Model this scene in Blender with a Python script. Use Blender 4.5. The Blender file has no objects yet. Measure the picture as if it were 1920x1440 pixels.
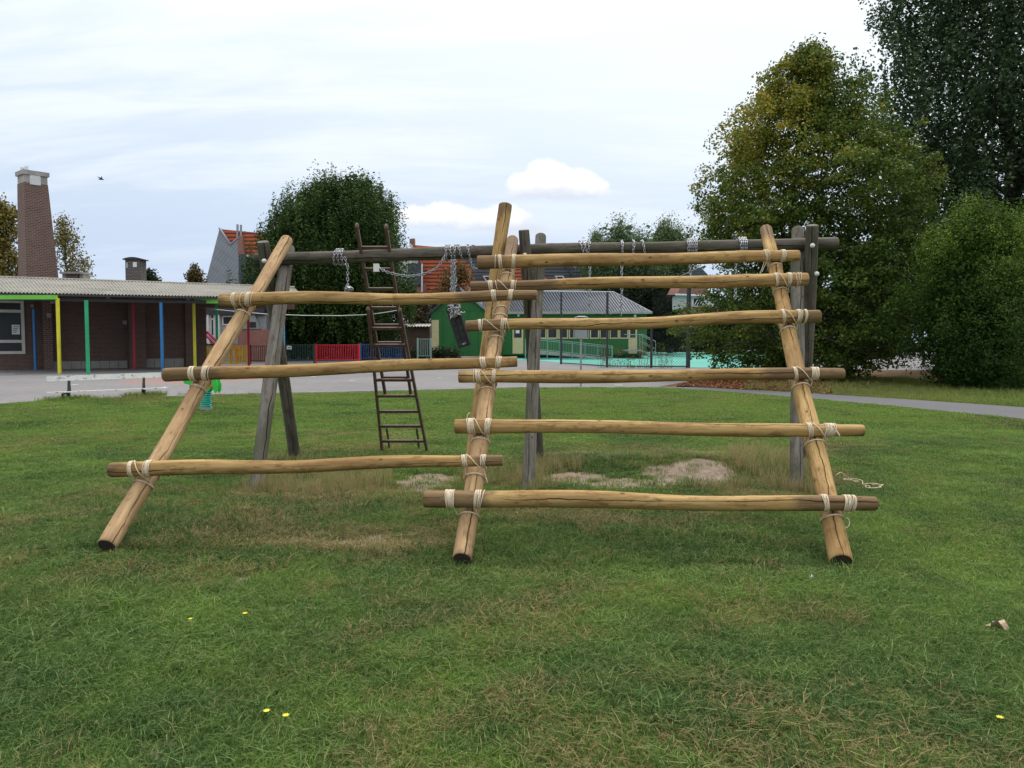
import bpy, math, random
import numpy as np
from mathutils import Vector, Matrix

# ---------------------------------------------------------------- camera, sky, sun, exposure
S = bpy.context.scene
COL = S.collection
CAMH, PITCH, F = 1.6, math.atan(80/1495.0), 1495.0
cam_data = bpy.data.cameras.new('camera')
cam = bpy.data.objects.new('camera', cam_data)
COL.objects.link(cam)
S.camera = cam
cam_data.sensor_width = 36.0
cam_data.lens = F/1920*36.0
cam_data.clip_end = 3000
cam.location = (0, 0, CAMH)
cam.rotation_euler = (math.pi/2-PITCH, 0, 0)

SUN_EL, SUN_AZ = math.radians(56), math.radians(20)     # azimuth from +Y towards +X
W = bpy.data.worlds.new('World'); S.world = W; W.use_nodes = True
nt = W.node_tree; N = nt.nodes; L = nt.links
N.clear()
def nd(tree, typ, **kw):
    n = tree.nodes.new(typ)
    for k, v in kw.items(): setattr(n, k, v)
    return n
def mth(tree, op, a, b=None, c=None, clamp=False):
    n = tree.nodes.new('ShaderNodeMath'); n.operation = op; n.use_clamp = clamp
    for i, v in enumerate((a, b, c)):
        if v is None: continue
        if hasattr(v, 'links') or isinstance(v, bpy.types.NodeSocket): tree.links.new(v, n.inputs[i])
        else: n.inputs[i].default_value = v
    return n.outputs[0]
def sstep(tree, x, lo, hi):
    n = tree.nodes.new('ShaderNodeMapRange'); n.interpolation_type = 'SMOOTHSTEP'
    tree.links.new(x, n.inputs[0]); n.inputs[1].default_value = lo; n.inputs[2].default_value = hi
    n.inputs[3].default_value = 0; n.inputs[4].default_value = 1
    return n.outputs[0]
def mixc(tree, f, a, b, mode='MIX'):
    n = tree.nodes.new('ShaderNodeMix'); n.data_type = 'RGBA'; n.blend_type = mode
    for s, v in ((n.inputs[0], f), (n.inputs[6], a), (n.inputs[7], b)):
        if isinstance(v, bpy.types.NodeSocket): tree.links.new(v, s)
        elif isinstance(v, (int, float)): s.default_value = v
        else: s.default_value = (v[0], v[1], v[2], 1)
    return n.outputs[2]
def noise(tree, vec, scale, detail=3, rough=0.5, dist=0.0):
    n = tree.nodes.new('ShaderNodeTexNoise'); tree.links.new(vec, n.inputs['Vector'])
    n.inputs['Scale'].default_value = scale; n.inputs['Detail'].default_value = detail
    n.inputs['Roughness'].default_value = rough; n.inputs['Distortion'].default_value = dist
    return n.outputs[0]
def vmul(tree, vec, s):
    n = tree.nodes.new('ShaderNodeVectorMath'); n.operation = 'MULTIPLY'
    tree.links.new(vec, n.inputs[0]); n.inputs[1].default_value = s
    return n.outputs[0]
def comb(tree, x, y, z):
    n = tree.nodes.new('ShaderNodeCombineXYZ')
    for i, v in enumerate((x, y, z)):
        if isinstance(v, bpy.types.NodeSocket): tree.links.new(v, n.inputs[i])
        else: n.inputs[i].default_value = v
    return n.outputs[0]

sky = nd(nt, 'ShaderNodeTexSky', sky_type='NISHITA', sun_disc=False)
sky.sun_elevation = SUN_EL; sky.sun_rotation = SUN_AZ
sky.air_density = 1.0; sky.dust_density = 2.0
tc = nd(nt, 'ShaderNodeTexCoord')
sp = nd(nt, 'ShaderNodeSeparateXYZ'); L.new(tc.outputs['Generated'], sp.inputs[0])
zc = mth(nt, 'MAXIMUM', sp.outputs[2], 0.0)
# high thin cloud sheet on a plane overhead
inv = mth(nt, 'DIVIDE', 1.0, mth(nt, 'ADD', zc, 0.16))
px_ = mth(nt, 'MULTIPLY', sp.outputs[0], inv); py_ = mth(nt, 'MULTIPLY', sp.outputs[1], inv)
pv = comb(nt, mth(nt, 'ADD', px_, mth(nt, 'MULTIPLY', py_, 0.35)), py_, 0.0)
sheet = noise(nt, vmul(nt, pv, (0.45, 1.5, 1)), 1.2, 6, 0.55, 0.5)
sheet2 = noise(nt, vmul(nt, pv, (0.8, 3.2, 1)), 2.0, 5, 0.6, 0.6)
elev = sstep(nt, sp.outputs[2], 0.02, 0.40)
cloudcol = mixc(nt, elev, (4.5, 5.45, 7.2), (7.0, 7.75, 8.2))
cloudcol = mixc(nt, sstep(nt, sp.outputs[2], 0.30, 0.75), cloudcol, (14.0, 14.2, 14.5))
st = mth(nt, 'ADD', mth(nt, 'MULTIPLY', sheet, 0.65), mth(nt, 'MULTIPLY', sheet2, 0.35))
streak = sstep(nt, st, 0.42, 0.60)
east = sstep(nt, mth(nt, 'ADD', sp.outputs[0], mth(nt, 'MULTIPLY', sheet, 0.5)), -0.3, 0.55)
cloudcol = mixc(nt, mth(nt, 'MULTIPLY', mth(nt, 'MULTIPLY', east, elev), 0.6), cloudcol, (8.6, 8.9, 9.0))
cloudcol = mixc(nt, mth(nt, 'MULTIPLY', streak, mth(nt, 'MULTIPLY_ADD', elev, 0.65, 0.12)), cloudcol, mixc(nt, sstep(nt, sp.outputs[2], 0.30, 0.75), (8.1, 8.5, 8.7), (14.5, 14.6, 14.8)))
cov = mth(nt, 'MULTIPLY_ADD', streak, 0.08, 0.86)
base_sky = mixc(nt, cov, sky.outputs[0], cloudcol)
# small cumulus far off, placed by direction
def direction_uv(x, y):
    u = (x-960)/F; v = (720-y)/F
    d = Vector((u, math.cos(PITCH)+v*math.sin(PITCH), -math.sin(PITCH)+v*math.cos(PITCH)))
    return d.x/d.y, d.z/d.y
yy = mth(nt, 'MAXIMUM', sp.outputs[1], 0.02)
U = mth(nt, 'DIVIDE', sp.outputs[0], yy); V = mth(nt, 'DIVIDE', sp.outputs[2], yy)
uvv = comb(nt, U, V, 0.0)
n1 = noise(nt, uvv, 26, 7, 0.62)
n2 = noise(nt, uvv, 90, 4, 0.6)
wob = mth(nt, 'ADD', mth(nt, 'MULTIPLY', mth(nt, 'SUBTRACT', n1, 0.5), 1.5), mth(nt, 'MULTIPLY', mth(nt, 'SUBTRACT', n2, 0.5), 0.35))
front = mth(nt, 'GREATER_THAN', sp.outputs[1], 0.05)
def puffs(lst, base_y, flat):
    tot = None
    for (x, y, rx, ry) in lst:
        cu, cv = direction_uv(x, y)
        a = mth(nt, 'DIVIDE', mth(nt, 'SUBTRACT', U, cu), rx/F)
        b = mth(nt, 'DIVIDE', mth(nt, 'SUBTRACT', V, cv), ry/F)
        d = mth(nt, 'SUBTRACT', 1.0, mth(nt, 'ADD', mth(nt, 'MULTIPLY', a, a), mth(nt, 'MULTIPLY', b, b)))
        tot = d if tot is None else mth(nt, 'SMOOTH_MAX', tot, d, 0.4)
    _, bv = direction_uv(960, base_y)
    under = mth(nt, 'MULTIPLY', mth(nt, 'MAXIMUM', mth(nt, 'SUBTRACT', bv, V), 0.0), flat)
    dens = mth(nt, 'SUBTRACT', mth(nt, 'ADD', tot, wob), under)
    mask = mth(nt, 'MULTIPLY', sstep(nt, dens, 0.15, 0.75), front)
    hi = sstep(nt, mth(nt, 'ADD', mth(nt, 'SUBTRACT', V, bv), mth(nt, 'MULTIPLY', mth(nt, 'SUBTRACT', n1, 0.5), 0.03)), 0.0, 0.024)
    return mask, hi
m1, h1 = puffs([(1030, 334, 54, 44), (985, 348, 48, 34), (1080, 346, 60, 36), (1045, 356, 108, 26), (1112, 350, 36, 26)], 372, 90)
m2, h2 = puffs([(830, 402, 66, 30), (775, 405, 48, 26), (885, 412, 90, 26), (945, 414, 66, 40), (985, 430, 50, 22)], 432, 24)
for m_, h_, a_ in ((m1, h1, 0.97), (m2, h2, 0.97)):
    cc = mixc(nt, h_, (5.9, 6.3, 7.2), (8.9, 9.0, 9.1))
    base_sky = mixc(nt, mth(nt, 'MULTIPLY', m_, a_), base_sky, cc)
bg = nd(nt, 'ShaderNodeBackground'); L.new(base_sky, bg.inputs[0]); bg.inputs[1].default_value = 0.1
wo = nd(nt, 'ShaderNodeOutputWorld'); L.new(bg.outputs[0], wo.inputs[0])

sun_d = bpy.data.lights.new('sun', 'SUN'); sun_d.energy = 1.9; sun_d.angle = math.radians(14); sun_d.color = (1, .96, .9)
sun = bpy.data.objects.new('sun', sun_d); COL.objects.link(sun)
sv = Vector((math.sin(SUN_AZ)*math.cos(SUN_EL), math.cos(SUN_AZ)*math.cos(SUN_EL), math.sin(SUN_EL)))
sun.rotation_euler = sv.to_track_quat('Z', 'Y').to_euler()

S.view_settings.view_transform = 'Standard'; S.view_settings.look = 'None'
S.view_settings.exposure = 0.38; S.view_settings.gamma = 1; S.view_settings.use_curve_mapping = False
S.cycles.max_bounces = 6; S.cycles.transparent_max_bounces = 8

R = random.Random(7)
RN = np.random.default_rng(11)

# ---------------------------------------------------------------- survey helpers (photo measurements -> metres)
cP, sP = math.cos(PITCH), math.sin(PITCH)
def ray(x, y):
    u = (x-960)/F; v = (720-y)/F
    return Vector((u, cP+v*sP, -sP+v*cP))
def at(x, y, Y):
    d = ray(x, y); return Vector((0, 0, CAMH)) + d*(Y/d.y)
def gr(x, y, z=0.0):
    d = ray(x, y); return Vector((0, 0, CAMH)) + d*((z-CAMH)/d.z)
def onplane(x, y, P, n):
    d = ray(x, y); C = Vector((0, 0, CAMH))
    return C + d*((P-C).dot(n)/d.dot(n))

# ---------------------------------------------------------------- object helpers
ORG = {}
def thing(name, label, cat, loc=(0, 0, 0), group=None):
    o = bpy.data.objects.new(name, None); COL.objects.link(o); o.location = loc; o.empty_display_size = 0.2
    o['label'] = label; o['category'] = cat
    if group: o['group'] = group
    ORG[o] = Vector(loc); return o
def tag(o, label, cat, group=None):
    o['label'] = label; o['category'] = cat
    if group: o['group'] = group
    return o

class MB:
    def __init__(s): s.v = []; s.f = []; s.mi = []; s.sm = []; s.cur = 0; s.smooth = False
    def face(s, idx): s.f.append(tuple(idx)); s.mi.append(s.cur); s.sm.append(s.smooth)
    def add(s, vs, fs):
        b = len(s.v); s.v += [tuple(v) for v in vs]
        for f in fs: s.face([b+i for i in f])
    def hexa(s, p):   # 8 points: bottom 4 ccw, top 4
        s.add(p, [(3, 2, 1, 0), (4, 5, 6, 7), (0, 1, 5, 4), (1, 2, 6, 5), (2, 3, 7, 6), (3, 0, 4, 7)])
    def box(s, x0, x1, y0, y1, z0, z1):
        s.hexa([(x0, y0, z0), (x1, y0, z0), (x1, y1, z0), (x0, y1, z0), (x0, y0, z1), (x1, y0, z1), (x1, y1, z1), (x0, y1, z1)])
    def obox(s, c, ax, ay, az):   # half vectors
        c = Vector(c); ax = Vector(ax); ay = Vector(ay); az = Vector(az)
        s.hexa([c-ax-ay-az, c+ax-ay-az, c+ax+ay-az, c-ax+ay-az, c-ax-ay+az, c+ax-ay+az, c+ax+ay+az, c-ax+ay+az])
    def prism(s, pts, ext):
        n = len(pts); ext = Vector(ext)
        vs = [Vector(p) for p in pts]+[Vector(p)+ext for p in pts]
        s.add(vs, [tuple(range(n-1, -1, -1)), tuple(range(n, 2*n))]+[(i, (i+1) % n, n+(i+1) % n, n+i) for i in range(n)])
    def tube(s, pts, r, n=6, cap=True, closed=False):
        pts = [Vector(p) for p in pts]; m = len(pts)
        if not hasattr(r, '__len__'): r = [r]*m
        b = len(s.v); prev = None
        for i, p in enumerate(pts):
            if closed: t = pts[(i+1) % m]-pts[i-1]
            else: t = pts[min(i+1, m-1)]-pts[max(i-1, 0)]
            if t.length < 1e-9: t = Vector((0, 0, 1))
            t.normalize()
            if prev is None:
                a = t.orthogonal().normalized()
            else:
                a = prev - t*prev.dot(t)
                a = a.normalized() if a.length > 1e-6 else t.orthogonal().normalized()
            prev = a; c = t.cross(a)
            for k in range(n):
                w = 2*math.pi*k/n
                s.v.append(tuple(p+(a*math.cos(w)+c*math.sin(w))*r[i]))
        for i in range(m if closed else m-1):
            j = (i+1) % m
            for k in range(n):
                k2 = (k+1) % n
                s.face((b+i*n+k, b+i*n+k2, b+j*n+k2, b+j*n+k))
        if cap and not closed:
            s.face([b+k for k in range(n-1, -1, -1)]); s.face([b+(m-1)*n+k for k in range(n)])
    def build(s, name, mats, parent=None, loc=None):
        if not isinstance(mats, (list, tuple)): mats = [mats]
        me = bpy.data.meshes.new(name)
        org = Vector((0, 0, 0))
        if parent is not None: org = ORG[parent]
        if loc is not None: org = Vector(loc)
        vs = np.array(s.v, dtype=np.float64)-np.array(org)
        me.from_pydata(vs.tolist(), [], s.f)
        for m in mats: me.materials.append(m)
        me.polygons.foreach_set('material_index', s.mi)
        me.polygons.foreach_set('use_smooth', s.sm)
        add_uv(me, s.v)
        o = bpy.data.objects.new(name, me); COL.objects.link(o)
        if parent is not None:
            o.parent = parent
            if loc is not None: o.location = org-ORG[parent]
        elif loc is not None: o.location = org
        ORG[o] = org
        return o

def add_uv(me, wv):
    nl = len(me.loops)
    vi = np.zeros(nl, dtype=np.int32); me.loops.foreach_get('vertex_index', vi)
    wv = np.array(wv)
    nf = len(me.polygons)
    nrm = np.zeros(nf*3); me.polygons.foreach_get('normal', nrm); nrm = nrm.reshape(-1, 3)
    lt = np.zeros(nf, dtype=np.int32); me.polygons.foreach_get('loop_total', lt)
    fn = np.repeat(nrm, lt, axis=0)
    p = wv[vi]
    h = np.hypot(fn[:, 0], fn[:, 1])+1e-9
    vert = np.abs(fn[:, 2]) < 0.75
    u = np.where(vert, (-fn[:, 1]*p[:, 0]+fn[:, 0]*p[:, 1])/h, p[:, 0])
    v = np.where(vert, p[:, 2]/np.maximum(h, 0.3), p[:, 1])
    uv = me.uv_layers.new(name='UVMap')
    uv.data.foreach_set('uv', np.stack([u, v], 1).ravel())

def copy_piece(o, loc, parent=None):
    c = o.copy(); COL.objects.link(c); c.parent = parent if parent is not None else o.parent; c.location = loc
    return c

def npmesh(name, verts, quads, mat, attrs=None, parent=None, smooth=False):
    """quads: (n,4) or (n,3) int array; attrs: {name: per-face float array}"""
    me = bpy.data.meshes.new(name)
    org = np.array(ORG[parent]) if parent is not None else np.zeros(3)
    k = quads.shape[1]; nf = len(quads)
    me.vertices.add(len(verts)); me.vertices.foreach_set('co', (verts-org).astype(np.float32).ravel())
    me.loops.add(nf*k); me.loops.foreach_set('vertex_index', quads.astype(np.int32).ravel())
    me.polygons.add(nf)
    me.polygons.foreach_set('loop_start', np.arange(0, nf*k, k, dtype=np.int32))
    if smooth: me.polygons.foreach_set('use_smooth', np.ones(nf, dtype=bool))
    me.update(calc_edges=True)
    me.materials.append(mat)
    if attrs:
        for an, av in attrs.items():
            dom = 'FACE' if len(av) == nf else 'POINT'
            a = me.attributes.new(an, 'FLOAT', dom); a.data.foreach_set('value', av.astype(np.float32))
    o = bpy.data.objects.new(name, me); COL.objects.link(o)
    if parent is not None: o.parent = parent
    ORG[o] = Vector(org)
    return o

# value noise for scattering
_lat = np.random.default_rng(5).random((256, 256))
def vnoise(x, y, s=1.0, o=0):
    x = np.asarray(x, float)*s+o*17.3+500; y = np.asarray(y, float)*s+o*9.1+500
    xi = np.floor(x).astype(int); yi = np.floor(y).astype(int); fx = x-xi; fy = y-yi
    fx = fx*fx*(3-2*fx); fy = fy*fy*(3-2*fy)
    g = lambda a, b: _lat[a % 256, b % 256]
    return (g(xi, yi)*(1-fx)+g(xi+1, yi)*fx)*(1-fy)+(g(xi, yi+1)*(1-fx)+g(xi+1, yi+1)*fx)*fy
def fbm(x, y, s=1.0, o=0, n=4):
    t = 0; a = 0.5; w = 0
    for i in range(n): t = t+a*vnoise(x, y, s*2**i, o+i*3); w += a; a *= .5
    return t/w

# ---------------------------------------------------------------- materials
def newmat(name):
    m = bpy.data.materials.new(name); m.use_nodes = True
    t = m.node_tree; b = t.nodes['Principled BSDF']
    b.inputs['Roughness'].default_value = 0.75
    return m, t, b
def bump(t, b, h, strength=0.3, dist=0.02):
    n = t.nodes.new('ShaderNodeBump'); n.inputs['Strength'].default_value = strength; n.inputs['Distance'].default_value = dist
    t.links.new(h, n.inputs['Height']); t.links.new(n.outputs[0], b.inputs['Normal'])
def paint(name, c, rough=0.55, var=0.25, scale=3.0, wear=None, metal=0, spec=None):
    m, t, b = newmat(name)
    g = t.nodes.new('ShaderNodeNewGeometry')
    n = noise(t, g.outputs['Position'], scale, 5, 0.6)
    n2 = noise(t, g.outputs['Position'], scale*9, 4, 0.6)
    f = sstep(t, mth(t, 'ADD', mth(t, 'MULTIPLY', n, .6), mth(t, 'MULTIPLY', n2, .4)), 0.3, 0.7)
    d = tuple(x*(1-var) for x in c); l = tuple(min(1, x*(1+var*.5)) for x in c)
    col = mixc(t, f, d, l)
    if wear:
        wm = sstep(t, noise(t, g.outputs['Position'], wear[1], 6, .7), wear[2], wear[2]+.06)
        col = mixc(t, wm, col, wear[0])
    t.links.new(col, b.inputs['Base Color'])
    b.inputs['Roughness'].default_value = rough; b.inputs['Metallic'].default_value = metal
    if spec is not None: b.inputs['Specular IOR Level'].default_value = spec
    return m
def brickmat(name, c1, c2, mortar, w=.22, h=.075, mw=.012, var=.5, off=.5):
    m, t, b = newmat(name)
    uv = t.nodes.new('ShaderNodeUVMap')
    br = t.nodes.new('ShaderNodeTexBrick'); t.links.new(uv.outputs[0], br.inputs['Vector'])
    br.inputs['Color1'].default_value = (*c1, 1); br.inputs['Color2'].default_value = (*c2, 1); br.inputs['Mortar'].default_value = (*mortar, 1)
    br.inputs['Scale'].default_value = 1; br.inputs['Mortar Size'].default_value = mw; br.inputs['Brick Width'].default_value = w; br.inputs['Row Height'].default_value = h
    br.offset = off
    n = noise(t, uv.outputs[0], .9, 6, .65)
    n2 = noise(t, vmul(t, uv.outputs[0], (4, 13, 1)), 1.0, 3, .5)
    f = mth(t, 'ADD', mth(t, 'MULTIPLY', n, .7), mth(t, 'MULTIPLY', n2, .5))
    col = mixc(t, var, br.outputs[0], f, 'OVERLAY')
    t.links.new(col, b.inputs['Base Color']); b.inputs['Roughness'].default_value = .9
    inv_ = mth(t, 'SUBTRACT', 1.0, br.outputs['Fac']); bump(t, b, inv_, .4, .01)
    return m
def slatemat(name, a, b2, line, ang=.95, sz=.34):
    m, t, b = newmat(name)
    uv = t.nodes.new('ShaderNodeUVMap'); r = t.nodes.new('ShaderNodeVectorRotate'); r.rotation_type = 'Z_AXIS'; r.inputs['Angle'].default_value = ang; t.links.new(uv.outputs[0], r.inputs['Vector'])
    br = t.nodes.new('ShaderNodeTexBrick'); t.links.new(r.outputs[0], br.inputs['Vector']); br.offset = 0
    br.inputs['Color1'].default_value = (*a, 1); br.inputs['Color2'].default_value = (*b2, 1); br.inputs['Mortar'].default_value = (*line, 1)
    br.inputs['Scale'].default_value = 1; br.inputs['Mortar Size'].default_value = .035; br.inputs['Brick Width'].default_value = sz*3; br.inputs['Row Height'].default_value = sz
    t.links.new(mixc(t, .25, br.outputs[0], noise(t, uv.outputs[0], .6, 5, .6), 'OVERLAY'), b.inputs['Base Color']); return m
def glassmat(name, c=(.02, .022, .025)):
    m, t, b = newmat(name)
    g = t.nodes.new('ShaderNodeNewGeometry'); n = noise(t, g.outputs['Position'], 1.2, 3)
    t.links.new(mixc(t, n, c, tuple(x*2.5 for x in c)), b.inputs['Base Color'])
    b.inputs['Roughness'].default_value = .25; b.inputs['Specular IOR Level'].default_value = .25
    return m

def woodmat(name, light, mid, dark, grey, moss=None, crackw=.085):
    m, t, b = newmat(name)
    tc_ = t.nodes.new('ShaderNodeTexCoord')
    def oattr(n_):
        a = t.nodes.new('ShaderNodeAttribute'); a.attribute_type = 'OBJECT'; a.attribute_name = n_; return a.outputs['Fac']
    seed = oattr('seed'); Ln = oattr('span'); g0 = oattr('grey_lo'); g1 = oattr('grey_hi'); ca = oattr('crack')
    s_ = t.nodes.new('ShaderNodeSeparateXYZ'); t.links.new(tc_.outputs['Object'], s_.inputs[0])
    off = t.nodes.new('ShaderNodeVectorMath'); off.operation = 'ADD'
    t.links.new(tc_.outputs['Object'], off.inputs[0]); t.links.new(comb(t, seed, mth(t, 'MULTIPLY', seed, 1.7), mth(t, 'MULTIPLY', seed, 3.1)), off.inputs[1])
    P = off.outputs[0]
    fine = noise(t, vmul(t, P, (70, 70, 3.5)), 1, 4, .6, .4)
    grain = noise(t, vmul(t, P, (24, 24, 1.1)), 1, 5, .6, .6)
    tone = noise(t, vmul(t, P, (5, 5, 1.3)), 1, 4, .6)
    col = mixc(t, sstep(t, grain, .32, .66), mid, light)
    col = mixc(t, mth(t, 'MULTIPLY', sstep(t, tone, .42, .68), .6), col, dark)
    blot = noise(t, vmul(t, P, (16, 16, 7)), 1, 5, .7); col = mixc(t, mth(t, 'MULTIPLY', sstep(t, blot, .5, .66), .7), col, dark)
    col = mixc(t, mth(t, 'MULTIPLY', sstep(t, fine, .5, .7), .5), col, tuple(x*.5 for x in mid))
    # knots
    vo = t.nodes.new('ShaderNodeTexVoronoi'); t.links.new(vmul(t, P, (9, 9, 5.0)), vo.inputs['Vector']); vo.inputs['Scale'].default_value = 1
    sepc = t.nodes.new('ShaderNodeSeparateColor'); t.links.new(vo.outputs['Color'], sepc.inputs[0])
    kn = mth(t, 'MULTIPLY', mth(t, 'SUBTRACT', 1.0, sstep(t, vo.outputs['Distance'], .05, .15)), mth(t, 'GREATER_THAN', sepc.outputs[0], .3))
    col = mixc(t, mth(t, 'MULTIPLY', kn, .78), col, tuple(x*.28 for x in dark))
    # weathered ends
    wn = mth(t, 'MULTIPLY', mth(t, 'SUBTRACT', noise(t, vmul(t, P, (9, 9, 3)), 1, 4, .6), .5), .5)
    z = mth(t, 'ADD', s_.outputs[2], wn)
    a0 = mth(t, 'SUBTRACT', 1.0, sstep(t, mth(t, 'SUBTRACT', z, g0), -.12, .06))
    a1 = sstep(t, mth(t, 'SUBTRACT', z, mth(t, 'SUBTRACT', Ln, g1)), -.06, .12)
    gm = mth(t, 'MULTIPLY', mth(t, 'MAXIMUM', a0, a1), .7)
    gcol = mixc(t, sstep(t, grain, .35, .62), tuple(x*.55 for x in grey), grey)
    col = mixc(t, gm, col, gcol)
    if moss:
        up = t.nodes.new('ShaderNodeNewGeometry'); sn = t.nodes.new('ShaderNodeSeparateXYZ'); t.links.new(up.outputs['Normal'], sn.inputs[0])
        mm = mth(t, 'MULTIPLY', sstep(t, tone, .45, .6), .55)
        col = mixc(t, mm, col, moss)
        sp_ = sstep(t, noise(t, P, 38, 4, .7), .66, .72)
        col = mixc(t, mth(t, 'MULTIPLY', sp_, .6), col, (.42, .42, .36))
    # drying crack winding along the log
    ang = mth(t, 'ARCTAN2', s_.outputs[1], s_.outputs[0])
    zz = mth(t, 'ADD', mth(t, 'MULTIPLY', s_.outputs[2], .9), mth(t, 'MULTIPLY', seed, 5.0))
    cn = noise(t, comb(t, 0.0, 0.0, zz), 1, 6, .62)
    w = mth(t, 'SUBTRACT', mth(t, 'SUBTRACT', ang, ca), mth(t, 'MULTIPLY', mth(t, 'SUBTRACT', cn, .5), 2.2))
    wid = mth(t, 'MULTIPLY', sstep(t, noise(t, comb(t, 3.0, 0.0, mth(t, 'MULTIPLY', zz, 1.3)), 1, 3), .36, .6), crackw)
    cr = mth(t, 'LESS_THAN', mth(t, 'ABSOLUTE', w), wid)
    w2 = mth(t, 'ADD', w, 1.5)
    cr2 = mth(t, 'LESS_THAN', mth(t, 'ABSOLUTE', mth(t, 'ADD', w2, mth(t, 'MULTIPLY', cn, .6))), mth(t, 'MULTIPLY', wid, .45))
    crk = mth(t, 'MAXIMUM', cr, cr2)
    col = mixc(t, mth(t, 'MULTIPLY', crk, .85), col, tuple(x*.12 for x in dark))
    t.links.new(col, b.inputs['Base Color']); b.inputs['Roughness'].default_value = .8; b.inputs['Specular IOR Level'].default_value = .15
    h = mth(t, 'SUBTRACT', mth(t, 'ADD', mth(t, 'MULTIPLY', fine, .25), mth(t, 'MULTIPLY', grain, .3)), crk)
    bump(t, b, h, .5, .006)
    return m

M = {}
M['pine'] = woodmat('peeled_pine', (.50, .335, .14), (.345, .21, .078), (.185, .095, .036), (.15, .098, .062))
M['pale_pine'] = woodmat('pale_peeled_pine', (.50, .34, .18), (.37, .235, .115), (.25, .145, .075), (.20, .135, .095))
M['grey_wood'] = woodmat('weathered_grey_wood', (.225, .20, .175), (.145, .125, .105), (.085, .072, .06), (.2, .185, .17), moss=(.075, .085, .045), crackw=.09)
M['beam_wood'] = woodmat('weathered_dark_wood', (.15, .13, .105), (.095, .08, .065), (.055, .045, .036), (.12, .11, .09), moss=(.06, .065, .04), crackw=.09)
M['end'] = paint('sawn_log_end', (.36, .25, .13), .9, .5, 12)
M['dark_end'] = paint('shaded_log_end', (.05, .035, .022), .95, .4, 12)  # underside shade of the foot cuts, painted into the uprights' end colour
M['grey_end'] = paint('weathered_log_end', (.13, .125, .095), .9, .5, 12)
M['rope'] = paint('cream_twine', (.70, .58, .42), .95, .25, 60)
M['ladder'] = paint('old_brown_ladder_paint', (.10, .055, .04), .6, .45, 14, wear=((.2, .15, .11), 30, .62))
M['ladder_tip'] = paint('worn_ladder_wood', (.22, .16, .11), .8, .4, 14)
M['chain'] = paint('galvanised_chain', (.42, .42, .44), .4, .35, 60, metal=.6)
M['rubber'] = paint('black_rubber', (.018, .019, .021), .5, .3, 20)
M['bolt'] = paint('white_plastic_cap', (.72, .72, .68), .4, .1)
M['brick'] = brickmat('dark_brown_brick', (.088, .043, .031), (.125, .062, .044), (.17, .135, .115))
M['brick_ch'] = brickmat('chimney_brown_brick', (.085, .038, .028), (.125, .058, .042), (.19, .15, .13), .3, .11, .02)
M['brick_red'] = brickmat('red_brick', (.2, .06, .045), (.26, .085, .06), (.26, .18, .15))
M['brick_dk'] = brickmat('sooty_brick', (.05, .042, .04), (.08, .066, .06), (.16, .15, .14), .3, .11, .02)
M['plinth'] = paint('grey_plinth_tile', (.32, .3, .27), .7, .25, 2)
M['conc'] = paint('weathered_concrete', (.36, .34, .31), .85, .35, 2)
M['asbestos'] = paint('fibre_cement_sheet', (.275, .26, .22), .85, .35, .7)
M['dark_trim'] = paint('dark_gutter', (.03, .03, .032), .6, .2)
M['cream_fr'] = paint('cream_window_frame', (.62, .6, .52), .5, .12)
M['white_fr'] = paint('white_painted_frame', (.66, .67, .66), .5, .12)
M['glass'] = glassmat('dark_window_glass')
M['yellow'] = paint('yellow_paint', (.68, .62, .03), .45, .15, 1.5, wear=((.4, .38, .1), 5, .66))
M['blue'] = paint('blue_paint', (.02, .17, .42), .45, .15, 1.5, wear=((.1, .2, .3), 5, .66))
M['sky_blue'] = paint('light_blue_paint', (.08, .38, .68), .45, .15, 1.5)
M['green'] = paint('green_post_paint', (.02, .36, .15), .45, .15, 1.5, wear=((.1, .3, .2), 5, .66))
M['red'] = paint('red_post_paint', (.38, .015, .035), .45, .15, 1.5)
M['lime'] = paint('lime_green_fascia', (.16, .52, .05), .5, .15, 1.5)
M['fyellow'] = paint('fence_yellow', (.72, .5, .02), .45, .1)
M['fred'] = paint('fence_red', (.6, .015, .035), .45, .1)
M['fblue'] = paint('fence_blue', (.025, .07, .2), .45, .1)
M['fblack'] = paint('fence_black', (.015, .015, .016), .5, .1)
M['fgreen'] = paint('gate_dark_green', (.012, .05, .035), .5, .1)
M['magenta'] = paint('crimson_playhouse', (.35, .02, .07), .45, .1)
M['sign'] = paint('white_sign', (.75, .75, .74), .5, .05)
M['ink'] = paint('sign_print', (.08, .08, .1), .5, .05)
M['slate_wall'] = slatemat('grey_slate_cladding', (.235, .255, .28), (.25, .27, .295), (.18, .195, .215))
M['slate_dk'] = brickmat('dark_slate_cladding', (.06, .075, .09), (.07, .085, .1), (.03, .035, .045), .8, .28, .03, .2)
M['tiles'] = brickmat('orange_roof_tiles', (.42, .095, .04), (.50, .125, .05), (.13, .035, .022), 40, .42, .10, .35, off=0)
M['dktiles'] = brickmat('dark_roof_tiles', (.075, .08, .095), (.1, .105, .12), (.035, .037, .045), 40, .42, .09, .3, off=0)
M['gbuild'] = paint('green_painted_boards', (.01, .125, .018), .55, .18, .6)
M['gcream'] = paint('cream_painted_boards', (.60, .52, .28), .6, .1)
M['groof'] = paint('grey_metal_roof', (.27, .28, .31), .5, .2, .5)
M['grail'] = paint('pale_green_steel', (.22, .33, .29), .5, .2)
M['steel'] = paint('grey_steel', (.30, .32, .33), .45, .2, metal=.3)
M['dkpost'] = paint('dark_fence_post', (.035, .04, .045), .5, .2)
M['brickwhite'] = paint('white_render', (.6, .61, .6), .8, .12)
M['bench'] = paint('flaking_white_paint', (.72, .71, .68), .7, .12, 3, wear=((.26, .245, .23), 7, .545))
M['bench_leg'] = paint('dark_green_cast_iron', (.02, .04, .04), .6, .3)
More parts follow.
